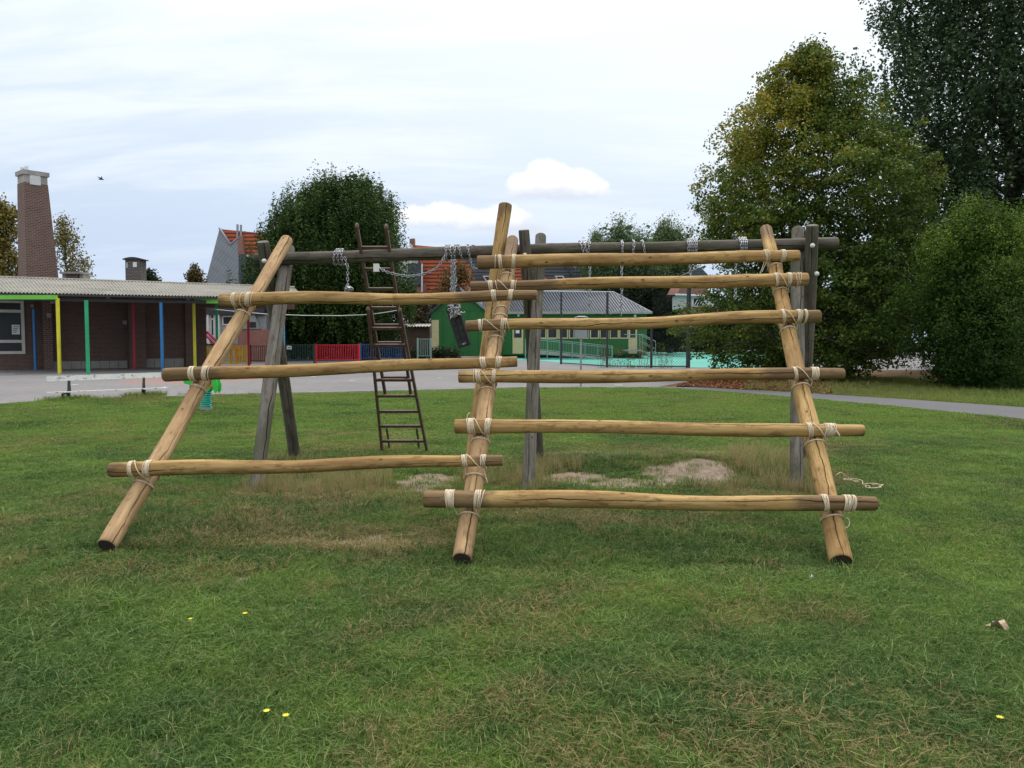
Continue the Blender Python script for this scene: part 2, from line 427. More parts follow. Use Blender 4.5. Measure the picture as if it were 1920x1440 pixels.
M['teal'] = paint('teal_spring', (.02, .42, .36), .45, .1)
M['rgreen'] = paint('bright_green_panel', (.04, .5, .06), .45, .1)
M['orange'] = paint('orange_knob', (.6, .12, .03), .5, .1)
M['bark'] = paint('tree_bark', (.085, .07, .055), .95, .5, 6)
M['cord'] = paint('pale_cord', (.5, .52, .5), .8, .1)
M['flower'] = paint('yellow_petal', (.75, .62, .02), .6, .1)
M['leafbrown'] = paint('dry_leaf', (.45, .33, .22), .8, .2)
M['twig'] = paint('brown_twig', (.12, .08, .05), .9, .2)
M['bird'] = paint('dark_feather', (.04, .04, .045), .8, .2)

def leafmat(name, dark, mid, yel, transl=.3):
    m, t, b = newmat(name)
    a = t.nodes.new('ShaderNodeAttribute'); a.attribute_name = 'tint'
    g = t.nodes.new('ShaderNodeNewGeometry')
    f = a.outputs['Fac']
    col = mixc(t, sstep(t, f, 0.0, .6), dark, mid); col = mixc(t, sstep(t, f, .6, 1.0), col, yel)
    t.links.new(col, b.inputs['Base Color']); b.inputs['Roughness'].default_value = .6; b.inputs['Specular IOR Level'].default_value = .15
    tr = t.nodes.new('ShaderNodeBsdfTranslucent'); t.links.new(col, tr.inputs[0])
    mx = t.nodes.new('ShaderNodeMixShader'); mx.inputs[0].default_value = transl
    t.links.new(b.outputs[0], mx.inputs[1]); t.links.new(tr.outputs[0], mx.inputs[2])
    t.links.new(mx.outputs[0], t.nodes['Material Output'].inputs[0])
    return m
M['lf_linden'] = leafmat('linden_leaf', (.04, .08, .016), (.115, .165, .026), (.32, .255, .03))
M['lf_poplar'] = leafmat('poplar_leaf', (.03, .055, .024), (.065, .105, .04), (.2, .25, .16), .25)
M['lf_bush'] = leafmat('bush_leaf', (.032, .07, .013), (.075, .135, .02), (.17, .25, .03), .3)
M['lf_horn'] = leafmat('hornbeam_leaf', (.03, .06, .018), (.07, .12, .026), (.14, .19, .05), .3)
M['lf_willow'] = leafmat('willow_leaf', (.06, .10, .04), (.13, .19, .075), (.2, .26, .12))
M['lf_autumn'] = leafmat('autumn_leaf', (.09, .085, .022), (.2, .17, .04), (.32, .24, .06))
M['lf_dark'] = leafmat('shade_leaf', (.012, .022, .01), (.03, .045, .018), (.07, .07, .035))
M['lf_brown'] = leafmat('dry_foliage', (.06, .045, .03), (.12, .095, .055), (.2, .16, .09))
M['lf_reddish'] = leafmat('reddish_foliage', (.06, .05, .02), (.15, .11, .035), (.33, .13, .04))

# ---------------------------------------------------------------- ground
EDGE = [(-2500, 800), (-600, 775), (0, 758), (100, 751), (300, 746), (440, 741), (640, 737), (850, 732), (1010, 727.5), (1210, 727), (1300, 731), (1450, 742), (1700, 765), (1920, 787), (2300, 830), (3200, 960)]
PUP = [(1205, 726), (1300, 727), (1380, 731), (1480, 736), (1700, 750), (1920, 765), (2300, 795), (3200, 890)]
eg = [gr(x, y) for x, y in EDGE]
e_u = np.array([(x-960)/F for x, y in EDGE]); e_y = np.array([p.y for p in eg])
pg = [gr(x, y) for x, y in PUP]
p_u = np.array([(x-960)/F for x, y in PUP]); p_y = np.array([p.y for p in pg])
def edgeY(x, y):
    return np.interp(x/np.maximum(y, .1), e_u, e_y)
SAND = []   # (cx, cy, rx, ry) metres, from the photo
def sand(px, py, wx, wy, k=1.0):
    c = gr(px, py); a = gr(px, py-wy); b_ = gr(px, py+wy)
    SAND.append((c.x, c.y, wx/F*c.y, (a.y-b_.y)/2, k))
for a in ((800, 902, 78, 17, 1.1), (770, 918, 50, 11, .9), (930, 912, 40, 8, .6), (690, 889, 34, 7, .8), (1085, 900, 85, 18, 1.05), (1180, 908, 100, 15, 1.1), (1285, 895, 108, 19, 1.1), (1330, 882, 55, 12, 1.), (1375, 905, 35, 10, .6),
          (600, 893, 40, 8, .45), (705, 1012, 30, 16, .95), (640, 1020, 40, 8, .5), (880, 985, 60, 9, .4), (560, 1010, 60, 7, .28), (1250, 829, 50, 4, .6), (690, 980, 90, 9, .2), (1130, 845, 60, 5, .3)): sand(*a)
def bare(x, y):
    t = np.zeros_like(x)
    for cx, cy, rx, ry, k in SAND:
        d = 1-((x-cx)/rx)**2-((y-cy)/ry)**2
        t = np.maximum(t, k*np.clip(d*1.6+.25, 0, 1.2)*(d > -.6))
    n = fbm(x, y, 2.2, 3, 4)
    n9 = fbm(x, y, 9, 5, 3)
    return np.clip((t-(.46+(n-.5)*2.2+(n9-.5)*1.0))*2.2, 0, 1)
DRYC = [(620, 915, 150, 30, .8), (560, 890, 90, 22, .7), (1430, 870, 120, 40, .8), (1400, 915, 120, 30, .75), (1000, 890, 110, 30, .7), (700, 1010, 250, 35, .55), (1150, 850, 200, 18, .45), (860, 900, 60, 20, .6), (1100, 985, 400, 30, .3), (1300, 860, 160, 20, .5), (480, 920, 60, 24, .4), (730, 940, 200, 20, .5), (1250, 1130, 260, 40, .35), (1680, 980, 150, 50, .3)]
DR = []
for px, py, wx, wy, k in DRYC:
    c = gr(px, py); DR.append((c.x, c.y, wx/F*c.y, (gr(px, py-wy).y-gr(px, py+wy).y)/2, k))
def dryness(x, y):
    t = np.zeros_like(x)
    for cx, cy, rx, ry, k in DR:
        t = np.maximum(t, k*np.clip(1.25-((x-cx)/rx)**2-((y-cy)/ry)**2, 0, 1))
    n = fbm(x, y, .55, 7, 5); n2 = fbm(x, y, 2.6, 21, 3)
    n3 = fbm(x, y, 7, 25, 2)
    return np.clip(t*.75+(n-.49)*1.5+(n2-.5)*1.2+(n3-.5)*.8, 0, 1)
MC = gr(1300, 885)
def height(x, y):
    h = (fbm(x, y, .5, 31, 3)-.5)*.07+(fbm(x, y, 2.0, 40, 2)-.5)*.02
    h = h*np.clip((18-y)/6, 0, 1)
    h = h+.10*np.exp(-((x-MC.x)/1.5)**2-((y-(MC.y+.55))/.6)**2)-.05*np.exp(-((x-MC.x)/1.1)**2-((y-MC.y+.3)/.5)**2)
    return h*np.clip((y-1)/2, 0, 1)
def hz(x, y): return float(height(np.array([x]), np.array([y]))[0])
def litter(x, y):
    u = x/np.maximum(y, .1)
    up = np.interp(u, p_u, p_y)
    m = (y > up)*(u > .12)*1.0
    return m

xs = np.concatenate([-np.geomspace(500, 10, 14), np.arange(-9, 9.01, .09), np.geomspace(9.4, 500, 34)])
ys = np.concatenate([[-60, -20, -5, 0], np.arange(1.0, 13.0, .07), np.arange(13.1, 45, .35), np.geomspace(46, 600, 12)])
X, Y = np.meshgrid(xs, ys); xf, yf = X.ravel(), Y.ravel()
Z = height(xf, yf)
nx_, ny_ = len(xs), len(ys)
ii = np.arange((nx_-1)*(ny_-1)); r_, c_ = ii//(nx_-1), ii % (nx_-1)
q = np.stack([r_*nx_+c_, r_*nx_+c_+1, (r_+1)*nx_+c_+1, (r_+1)*nx_+c_], 1)
gm, t, b = newmat('lawn_soil')
def fattr(t, n_, typ='GEOMETRY'):
    a = t.nodes.new('ShaderNodeAttribute'); a.attribute_type = typ; a.attribute_name = n_; return a.outputs['Fac']
g = t.nodes.new('ShaderNodeNewGeometry'); P = g.outputs['Position']
n1_ = noise(t, P, 1.3, 6, .6); n2_ = noise(t, P, 26, 5, .7); n3_ = noise(t, P, 140, 3, .6)
green = mixc(t, n2_, (.03, .052, .014), (.085, .125, .03))
straw = mixc(t, n2_, (.12, .095, .045), (.26, .205, .11))
sandc = mixc(t, sstep(t, mth(t, 'ADD', mth(t, 'MULTIPLY', n2_, .5), mth(t, 'MULTIPLY', noise(t, P, 5, 5, .65), .5)), .35, .65), (.15, .118, .085), (.31, .235, .18)); sandc = mixc(t, mth(t, 'MULTIPLY', sstep(t, n3_, .5, .75), .5), sandc, (.15, .12, .09))
litc = mixc(t, sstep(t, n3_, .4, .6), (.06, .035, .02), (.2, .09, .045)); litc = mixc(t, sstep(t, n1_, .45, .6), litc, (.13, .115, .05))
col = mixc(t, fattr(t, 'dry'), green, straw); col = mixc(t, fattr(t, 'litter'), col, litc); col = mixc(t, fattr(t, 'bare'), col, sandc)
t.links.new(col, b.inputs['Base Color']); b.inputs['Roughness'].default_value = .95; b.inputs['Specular IOR Level'].default_value = .1
bump(t, b, mth(t, 'ADD', n2_, mth(t, 'MULTIPLY', n3_, .4)), .7, .02)
ground = npmesh('ground', np.stack([xf, yf, Z], 1), q, gm, {'bare': bare(xf, yf), 'dry': dryness(xf, yf), 'litter': litter(xf, yf)}, smooth=True)
ground['kind'] = 'structure'

# paved yard, path and court as thin sheets above the soil
def sheet(name, pts, mat, z):
    me = bpy.data.meshes.new(name)
    me.from_pydata([(p[0], p[1], z) for p in pts], [], [tuple(range(len(pts)))])
    me.materials.append(mat); o = bpy.data.objects.new(name, me); COL.objects.link(o); o['kind'] = 'structure'; ORG[o] = Vector()
    add_uv(me, [(p[0], p[1], z) for p in pts]); return o
RED = gr(395, 709)
pm, t, b = newmat('yard_pavers')
uv = t.nodes.new('ShaderNodeNewGeometry')
rot = t.nodes.new('ShaderNodeVectorRotate'); t.links.new(uv.outputs['Position'], rot.inputs['Vector']); rot.inputs['Angle'].default_value = .35; rot.rotation_type = 'Z_AXIS'
br = t.nodes.new('ShaderNodeTexBrick'); t.links.new(rot.outputs[0], br.inputs['Vector'])
br.inputs['Color1'].default_value = (.134, .127, .128, 1); br.inputs['Color2'].default_value = (.166, .157, .158, 1); br.inputs['Mortar'].default_value = (.09, .087, .085, 1)
br.inputs['Scale'].default_value = 1; br.inputs['Mortar Size'].default_value = .012; br.inputs['Brick Width'].default_value = .4; br.inputs['Row Height'].default_value = .2
big = noise(t, uv.outputs['Position'], .12, 5, .6); sm = noise(t, uv.outputs['Position'], 2.5, 5, .6)
c = mixc(t, .45, br.outputs[0], mth(t, 'ADD', mth(t, 'MULTIPLY', big, .6), mth(t, 'MULTIPLY', sm, .4)), 'OVERLAY')
c = mixc(t, mth(t, 'MULTIPLY', sstep(t, big, .4, .6), .3), c, (.20, .175, .17))
sx = t.nodes.new('ShaderNodeSeparateXYZ'); t.links.new(uv.outputs['Position'], sx.inputs[0])
dx = mth(t, 'DIVIDE', mth(t, 'SUBTRACT', sx.outputs[0], RED.x), 2.9); dy = mth(t, 'DIVIDE', mth(t, 'SUBTRACT', sx.outputs[1], RED.y), 5.5)
dd = mth(t, 'ADD', mth(t, 'MULTIPLY', dx, dx), mth(t, 'MULTIPLY', dy, dy))
c = mixc(t, mth(t, 'MULTIPLY', mth(t, 'SUBTRACT', 1.0, sstep(t, dd, .8, 1.2)), .6), c, (.24, .125, .10))
t.links.new(c, b.inputs['Base Color']); b.inputs['Roughness'].default_value = .85
yard_pts = [(-150, 10), (-32, 10)]+[(p.x, p.y) for p in eg[2:10]]
yard_pts += [tuple(gr(1230, 727)[:2]), tuple(gr(1290, 716)[:2]), tuple(gr(1340, 705)[:2]), (14, 44), (200, 44), (200, 300), (-150, 300)]
sheet('paved_yard', yard_pts, pm, .012)

am, t, b = newmat('worn_asphalt'); g = t.nodes.new('ShaderNodeNewGeometry'); P = g.outputs['Position']
a1 = noise(t, P, .6, 5, .6); a2 = noise(t, P, 60, 4, .6)
c = mixc(t, a1, (.062, .064, .071), (.105, .104, .112)); c = mixc(t, mth(t, 'MULTIPLY', sstep(t, a2, .5, .7), .3), c, (.28, .28, .28))
ck = noise(t, P, 1.5, 8, .75); c = mixc(t, mth(t, 'MULTIPLY', mth(t, 'LESS_THAN', mth(t, 'ABSOLUTE', mth(t, 'SUBTRACT', ck, .5)), .006), .6), c, (.05, .05, .05))
t.links.new(c, b.inputs['Base Color']); b.inputs['Roughness'].default_value = .85
lo_ = [gr(x, y) for x, y in EDGE[9:]]
sheet('asphalt_path', [(p.x, p.y) for p in lo_]+[(p.x, p.y) for p in reversed(pg)], am, .02)

tm_ = paint('teal_sports_court', (.06, .33, .26), .8, .2, .25)
c0 = gr(1000, 676); c1 = gr(1140, 688.5); c2 = gr(1420, 691); 
sheet('sports_court', [(-2, 67), (c0.x, c0.y), (c1.x, c1.y), (c2.x+2, c2.y), (44, 110), (30, 128), (2, 128)], tm_, .022)
wl = MB()
for k in range(1): wl.box(8, 30, 60, 60.06, .028, .031)
# worn paint dashes on the yard
mk = MB()
for (x, y, w) in ((12, 702, 30), (140, 722, 12), (345, 709, 14), (588, 707, 10), (660, 714, 12), (824, 709, 5), (1100, 717, 14), (1160, 723, 16), (310, 727, 10)):
    p = gr(x, y); ww = w/F*p.y/2
    mk.box(p.x-ww, p.x+ww, p.y-.12, p.y+.12, .018, .021)
o = mk.build('yard_markings', paint('worn_white_line', (.55, .55, .54), .8, .3)); o['kind'] = 'structure'
kb = MB(); ea, eb_ = eg[5], eg[7]
kp = [eg[i] for i in (4, 5, 6, 7, 8)]
for a_, b_ in zip(kp[:-1], kp[1:]):
    d = (b_-a_).normalized(); nn = Vector((-d.y, d.x, 0))
    kb.obox((a_+b_)/2+nn*.05+Vector((0, 0, .02)), (b_-a_)/2, nn*.05, (0, 0, .035))
o = kb.build('kerb_strip', M['conc']); o['kind'] = 'structure'

# ---------------------------------------------------------------- facade helper
class Face:
    """vertical plane through P0 along d; s metres along, z up, n metres outward (towards the viewer)"""
    def __init__(s, P0, d):
        s.P = Vector((P0[0], P0[1], 0)); s.d = Vector((d[0], d[1], 0)).normalized()
        s.n = Vector((s.d.y, -s.d.x, 0))
        if s.n.dot(-s.P) < 0: s.n = -s.n
    def px(s, x, y):
        p = onplane(x, y, s.P, s.n); return (p-s.P).dot(s.d), p.z
    def w(s, a, z, n=0): return s.P+s.d*a+s.n*n+Vector((0, 0, z))
    def box(s, mb, a0, a1, z0, z1, n0, n1):
        if a0 > a1: a0, a1 = a1, a0
        mb.obox(s.w((a0+a1)/2, (z0+z1)/2, (n0+n1)/2), s.d*(a1-a0)/2, s.n*(n1-n0)/2, (0, 0, (z1-z0)/2))
    def pbox(s, mb, x0, y0, x1, y1, n0, n1, zmin=None):
        ym = (y0+y1)/2; xm = (x0+x1)/2
        a0 = s.px(x0, ym)[0]; a1 = s.px(x1, ym)[0]; zt = s.px(xm, y0)[1]; zb = s.px(xm, y1)[1]
        if zmin is not None: zb = zmin
        s.box(mb, a0, a1, zb, zt, n0, n1)
def flat(Y, x=960): return Face(((x-960)/F*Y, Y), (1, 0))

def window(face, parent, x0, y0, x1, y1, frame_m, pane_m, mull=(), trans=(), bar=.09, n=.0):
    """frame with recessed panes; mull/trans in photo pixels"""
    ym = (y0+y1)/2; xm = (x0+x1)/2
    a0, a1 = sorted((face.px(x0, ym)[0], face.px(x1, ym)[0])); zt = face.px(xm, y0)[1]; zb = face.px(xm, y1)[1]
    ms = sorted([face.px(x, ym)[0] for x in mull]); ts = sorted([face.px(xm, y)[1] for y in trans])
    f = MB()
    face.box(f, a0, a0+bar, zb, zt, n, n+.08); face.box(f, a1-bar, a1, zb, zt, n, n+.08)
    face.box(f, a0+bar, a1-bar, zb, zb+bar, n, n+.079); face.box(f, a0+bar, a1-bar, zt-bar, zt, n, n+.079)
    for m_ in ms: face.box(f, m_-bar/2, m_+bar/2, zb+bar, zt-bar, n, n+.075)
    for t_ in ts: face.box(f, a0+bar, a1-bar, t_-bar/2, t_+bar/2, n, n+.07)
    fo = f.build('window', frame_m, parent)
    aa = [a0]+ms+[a1]; zz = [zb]+ts+[zt]
    for i in range(len(aa)-1):
        for j in range(len(zz)-1):
            g_ = MB(); face.box(g_, aa[i]+.02, aa[i+1]-.02, zz[j]+.02, zz[j+1]-.02, n+.004, n+.03)
            g_.build('pane', pane_m, fo)
    return fo

def corrugated(mb, E0, E1, R0, R1, n, amp, rows=3, per=6, thick=.0):
    """sheet from lower edge E0-E1 to upper edge R0-R1 with n waves"""
    E0, E1, R0, R1 = map(Vector, (E0, E1, R0, R1))
    nrm = (E1-E0).cross(R0-E0).normalized()
    if nrm.z < 0: nrm = -nrm
    b = len(mb.v); m = n*per
    for i in range(m+1):
        u = i/m; o_ = nrm*(amp*math.sin(2*math.pi*i/per))
        for j in range(rows+1):
            w = j/rows
            p = (E0*(1-u)+E1*u)*(1-w)+(R0*(1-u)+R1*u)*w+o_
            mb.v.append(tuple(p))
    for i in range(m):
        for j in range(rows):
            a = b+i*(rows+1)+j
            mb.face((a, a+rows+1, a+rows+2, a+1))

# ---------------------------------------------------------------- school building with coloured posts
sch = thing('school_building', 'long low dark brick school building with pale corrugated roof and coloured canopy posts', 'building', (-24, 46, 0))
WP = at(340, 688, 49.5)
wf = Face((WP.x, WP.y), (-5.76, -4.0))      # s grows towards the camera / left of picture
s_end = wf.px(361, 640)[0]; s_far = wf.px(-60, 640)[0]
w = MB(); wf.box(w, s_end, s_far, 0, 4.6, -.4, 0); w.build('brick_wall', M['brick'], sch)
w = MB()   # end return wall
Pn = wf.w(s_end, 0, -.2); 
w.obox(Pn+Vector((-3.0, 3.2, 2.07)), Vector((-3.0, 3.0, 0)), Vector((.12, .12, 0)), (0, 0, 2.07)); w.build('brick_wall', M['brick'], sch)
for x0, x1, n1 in ((80, 97, .5), (239, 270, .55), (346, 361, .25)):
    w = MB(); wf.pbox(w, x0, 560, x1, 690, 0, n1, 0)
    o = w.build('brick_pillar', M['brick_ch'] if x0 == 80 else M['brick'], sch)
sa, sb = wf.px(97, 680)[0], wf.px(239, 680)[0]
def plinth(s0, s1, n_, z=.55):
    st = (s1-s0)/n_; first = None
    for i in range(n_):
        a_, b2 = s0+st*i, s0+st*(i+1)
        w = MB(); wf.box(w, a_+math.copysign(.012, st), b2-math.copysign(.012, st), 0, z, .0, .05); w.build('plinth_tile', M['plinth'], sch)
plinth(wf.px(270, 680)[0], wf.px(345, 680)[0], 4); plinth(sb, sa, 8, .45)
window(wf, sch, -52, 562, 46, 664, M['cream_fr'], M['glass'], (-10,), (583, 640), .16)
po = MB(); wf.pbox(po, 22, 609, 37, 627, .085, .1); wpo = po.build('poster', M['sign'], sch)
po = MB(); 
for i in range(4): wf.pbox(po, 24, 612+i*3.4, 35-i*1.5, 613.2+i*3.4, .1, .103)
po.build('print', M['ink'], wpo)
for (x, y, r) in ((202, 558, 4), (233, 605, 3.5), (351, 563, 3), (90, 592, 4), (60, 574, 2.5)):
    w = MB(); wf.pbox(w, x-r, y-r, x+r, y+r, .02, .3 if x != 90 else .58); w.build('wall_lamp' if y < 600 else 'wall_box', M['conc'], sch)
w = MB(); pts = [wf.w(wf.px(240, 612)[0], z, .1) for z in (3.3, 2.4, 1.4, .7, .1)]; w.tube(pts, .03, 5); w.build('wall_pipe', M['conc'], sch)

ROOF_Z = 4.0
def onZ(x, y, z):
    d = ray(x, y); return Vector((0, 0, CAMH))+d*((z-CAMH)/d.z)
A_ = onZ(-70, 546.6, ROOF_Z); Bc = onZ(411, 556, ROOF_Z)
R0 = onZ(-100, 516.5, 5.3); R1 = onZ(385, 533, 5.3); R2 = onZ(552, 539, 5.3)
Fc = R2+(Vector((Bc.x, Bc.y, 0))-Vector((R1.x, R1.y, 0)))*.12; Fc.z = 5.15
Fc = onZ(563, 550, 4.9)
rf = MB()
corrugated(rf, A_, Bc, R0, R1, 74, .035)
roof_o = rf.build('corrugated_roof', M['asbestos'], sch)
rf = MB(); corrugated(rf, Bc, Fc, R1, R2, 34, .035); rf.build('corrugated_roof', M['asbestos'], sch)
rf = MB(); 
for (a_, b_) in ((R0, R1), (R1, R2)): rf.tube([a_, b_], .09, 6)
rf.build('ridge_cap', M['asbestos'], sch)
# body under the roof so that the back closes
w = MB(); w.add([R0+Vector((0, 0, -.1)), R1+Vector((0, 0, -.1)), R1+Vector((0, 0, -5.3)), R0+Vector((0, 0, -5.3))], [(0, 1, 2, 3)]); 
w.add([R1+Vector((0, 0, -.1)), R2+Vector((0, 0, -.1)), R2+Vector((0, 0, -1.5)), R1+Vector((0, 0, -1.5))], [(0, 1, 2, 3)]); w.build('rear_wall', M['brick'], sch)
ev = (Bc-A_).normalized(); en = Vector((ev.y, -ev.x, 0)); 
if en.dot(-A_) < 0: en = -en
w = MB(); w.obox((A_+Bc)/2+Vector((0, 0, -.09)), (Bc-A_)/2, en*.07, (0, 0, .045)); gut = w.build('gutter', M['dark_trim'], sch)
w = MB(); w.obox((A_+Bc)/2+Vector((0, 0, -.3))-en*.3, (Bc-A_)/2, en*.06, (0, 0, .08)); w.build('eave_beam', M['dark_trim'], sch)
w = MB(); w.add([A_+Vector((0, 0, -.06)), Bc+Vector((0, 0, -.06)), R1+Vector((0, 0, -.12)), R0+Vector((0, 0, -.12))], [(3, 2, 1, 0)]); w.build('soffit', M['dark_trim'], sch)
pf = Face((A_.x, A_.y), (ev.x, ev.y))
for x, y0, y1, m_ in ((109, 556, 701, 'yellow'), (162.5, 560, 703, 'green'), (302, 564, 697, 'blue'), (363, 565, 693, 'yellow'), (405, 565, 690, 'green')):
    p = gr(x+3, y1); top = ROOF_Z-.2
    w = MB(); r = .062; top = at(x, y0+3, p.y).z
    w.obox((p.x, p.y, top/2), (r, 0, 0), (0, r, 0), (0, 0, top/2)); o = w.build('post', M[m_], sch); o['label'] = f"{ {'yellow':'yellow','green':'green','blue':'blue'}[m_]} painted square post"
for x, y1, m_, H in ((65, 693.5, 'blue', 3.4), (251, 692.2, 'red', 3.9), (465, 687, 'red', 3.6), (531, 683, 'sky_blue', 4.3)):
    p = gr(x+2, y1); r = .062
    w = MB(); w.obox((p.x, p.y, H/2), (r, 0, 0), (0, r, 0), (0, 0, H/2)); o = w.build('post', M[m_], sch); o['label'] = {'blue': 'blue', 'red': 'red', 'sky_blue': 'light blue'}[m_]+' painted square post'
w = MB(); flat(39.2).pbox(w, -60, 553.5, 106, 561.5, -.1, .1); w.build('fascia_board', M['lime'], sch)
w = MB(); wf.pbox(w, 92, 560, 102, 570, .6, .8); w.build('wall_box', M['conc'], sch)
lf = flat(43.1); w = MB(); lf.pbox(w, 366, 561, 470, 569, 0, .15); w.build('fascia_board', M['lime'], sch)

# big chimney: tapered, two visible faces
def tapered(mb, c0, c1, z0, z1, hx0, hx1, hy0, hy1, ang):
    ca, sa_ = math.cos(ang), math.sin(ang); pts = []
    for (c, z, hx, hy) in ((c0, z0, hx0, hy0), (c1, z1, hx1, hy1)):
        for sx_, sy_ in ((-1, -1), (1, -1), (1, 1), (-1, 1)):
            x, y = sx_*hx, sy_*hy; pts.append((c[0]+x*ca-y*sa_, c[1]+x*sa_+y*ca, z))
    mb.hexa(pts)
YC = 53
zt = at(60, 340, YC).z; zb = at(70, 525, YC).z
cb, ct = at(73, 525, YC), at(61, 340, YC)
w = MB(); tapered(w, (cb.x, cb.y+1), (ct.x, ct.y+1), 0, zt, 1.5, .94, 1.3, .8, -.12)
# base widens towards the ground; the seen taper is matched between roof and cap
w = MB(); kx = (at(75.5, 525, YC).x-at(65, 340, YC).x)
CA = .86
c_b = at(76.5, 525, YC+1.1); c_t = at(61, 340, YC+1.1)
tapered(w, (c_b.x-.05, YC+1.1), (c_t.x, YC+1.1), zb-3, zt, 1.10, .72, .86, .64, CA)
chim = w.build('chimney', M['brick_ch'], sch); chim['label'] = 'tall tapering brown brick chimney with concrete cap'
w = MB(); z2 = at(60, 325, YC).z
tapered(w, (c_t.x, YC+1.1), (c_t.x, YC+1.1), zt-.05, z2, .70, .70, .63, .63, CA); w.build('concrete_band', M['conc'], chim)
w = MB(); tapered(w, (c_t.x, YC+1.1), (c_t.x, YC+1.1), z2, z2+.28, .80, .80, .74, .74, CA); w.build('chimney_cap', M['conc'], chim)
nv = Vector((math.sin(CA), -math.cos(CA), 0)); tv = Vector((math.cos(CA), math.sin(CA), 0))
lc = Vector((c_t.x, YC+1.1, 0))+nv*.68+tv*-.06
w = MB(); zl0, zl1 = at(63, 343, YC).z, at(63, 321, YC).z-.12
for k in range(8):
    z = zl0+(zl1-zl0)*(k+.5)/8; w.obox(lc+Vector((0, 0, z)), tv*.29, nv*.03+Vector((0, 0, -.02)), (0, 0, .035))
w.obox(lc+Vector((0, 0, (zl0+zl1)/2))-nv*.03, tv*.33, nv*.03, (0, 0, (zl1-zl0)/2)); w.build('louvre', M['white_fr'], chim)
for dx, h in ((-.28, .3), (0, .38)):
    w = MB(); w.tube([Vector((c_t.x-.25+dx, YC+.9, z2+.26)), Vector((c_t.x-.25+dx, YC+.9, z2+.26+h))], .12, 10); w.build('flue', M['white_fr'], chim)
# smaller chimneys
Y2 = 60
w = MB(); c_ = at(249.5, 525, Y2); ztop = at(249, 487, Y2).z
tapered(w, (c_.x, Y2+.5), (c_.x, Y2+.5), 4.2, ztop, .56, .56, .5, .5, 0); c2_ = w.build('chimney', M['brick_dk'], sch); c2_['label'] = 'short sooty brick chimney with rounded slab cap'
w = MB()
for k in range(9):
    a0 = -1+2*k/9; a1 = -1+2*(k+1)/9; f_ = lambda a: .14*(1-a*a)
    w.hexa([(c_.x+a0*.72, Y2-.1, ztop), (c_.x+a1*.72, Y2-.1, ztop), (c_.x+a1*.72, Y2+1.1, ztop), (c_.x+a0*.72, Y2+1.1, ztop), (c_.x+a0*.72, Y2-.1, ztop+.06+f_(a0)), (c_.x+a1*.72, Y2-.1, ztop+.06+f_(a1)), (c_.x+a1*.72, Y2+1.1, ztop+.06+f_(a1)), (c_.x+a0*.72, Y2+1.1, ztop+.06+f_(a0))])
w.build('chimney_cap', M['dark_trim'], c2_)
w = MB(); w.box(c_.x+.05, c_.x+.32, Y2-.06, Y2-.002, ztop-.55, ztop-.18); w.build('white_vent', M['sign'], c2_)
w = MB(); w.box(c_.x-.5, c_.x-.34, Y2-.05, Y2-.002, ztop-.62, ztop-.2); w.build('white_vent', M['conc'], c2_)
c_ = at(135, 520, 58); zt3 = at(135, 513.5, 58).z
w = MB(); 
w.box(c_.x-.42, c_.x+.42, 58, 59, 4.6, zt3); c3_ = w.build('chimney', M['brick_dk'], sch); c3_['label'] = 'low wide dark chimney beside the tall one'
w = MB(); w.box(c_.x-.8, c_.x+.8, 57.8, 59.2, zt3, zt3+.13); w.build('chimney_cap', M['conc'], c3_)
for dx in (-.62, .62):
    w = MB(); w.box(c_.x+dx-.14, c_.x+dx+.14, 58.1, 58.9, 4.6, zt3); w.build('concrete_pier', M['conc'], c3_)

# ---------------------------------------------------------------- annex behind the yard
ann = thing('annex_building', 'grey panelled single storey annex with white windows behind the yellow fence', 'building', (-20, 63, 0))
af = flat(62)
w = MB(); af.pbox(w, 340, 590, 500, 680, -6, 0, 0); w.build('panel_wall', M['steel'], ann)
w = MB(); af.pbox(w, 448, 618, 512, 680, .02, .2, 0); w.build('brick_wall', M['brick_red'], ann)
w = MB(); af.pbox(w, 330, 568, 498, 590, -6.3, .4); w.build('fascia', M['dark_trim'], ann)
window(af, ann, 366, 587, 391, 643, M['white_fr'], M['glass'], (), (598, 632), .14)
window(af, ann, 394, 587, 404, 640, M['white_fr'], M['glass'], (), (598, 630), .14)
window(af, ann, 417, 592, 440, 610, M['white_fr'], M['glass'], (), (), .1)
for x in (393, 408, 413):
    w = MB(); af.pbox(w, x-1.5, 586, x+1.5, 648, .0, .35); w.build('fin', M['white_fr'], ann)
w = MB(); af.pbox(w, 414, 611, 447, 645, .0, .05); w.build('grey_panel', M['conc'], ann)
w = MB(); a0 = af.px(452, 617); a1 = af.px(489, 617); a2 = af.px(470, 585); a3 = af.px(478, 585)
w.prism([af.w(a0[0]-.3, a0[1], .25), af.w(a1[0], a1[1], .25), af.w(a3[0], a3[1], .25), af.w(a2[0]-.5, a2[1], .25)], Vector((0, 2, 0))); w.build('grey_panel', M['steel'], ann)
w = MB(); af.pbox(w, 466, 604, 482, 614, .27, .3); w.build('pane', M['glass'], ann)

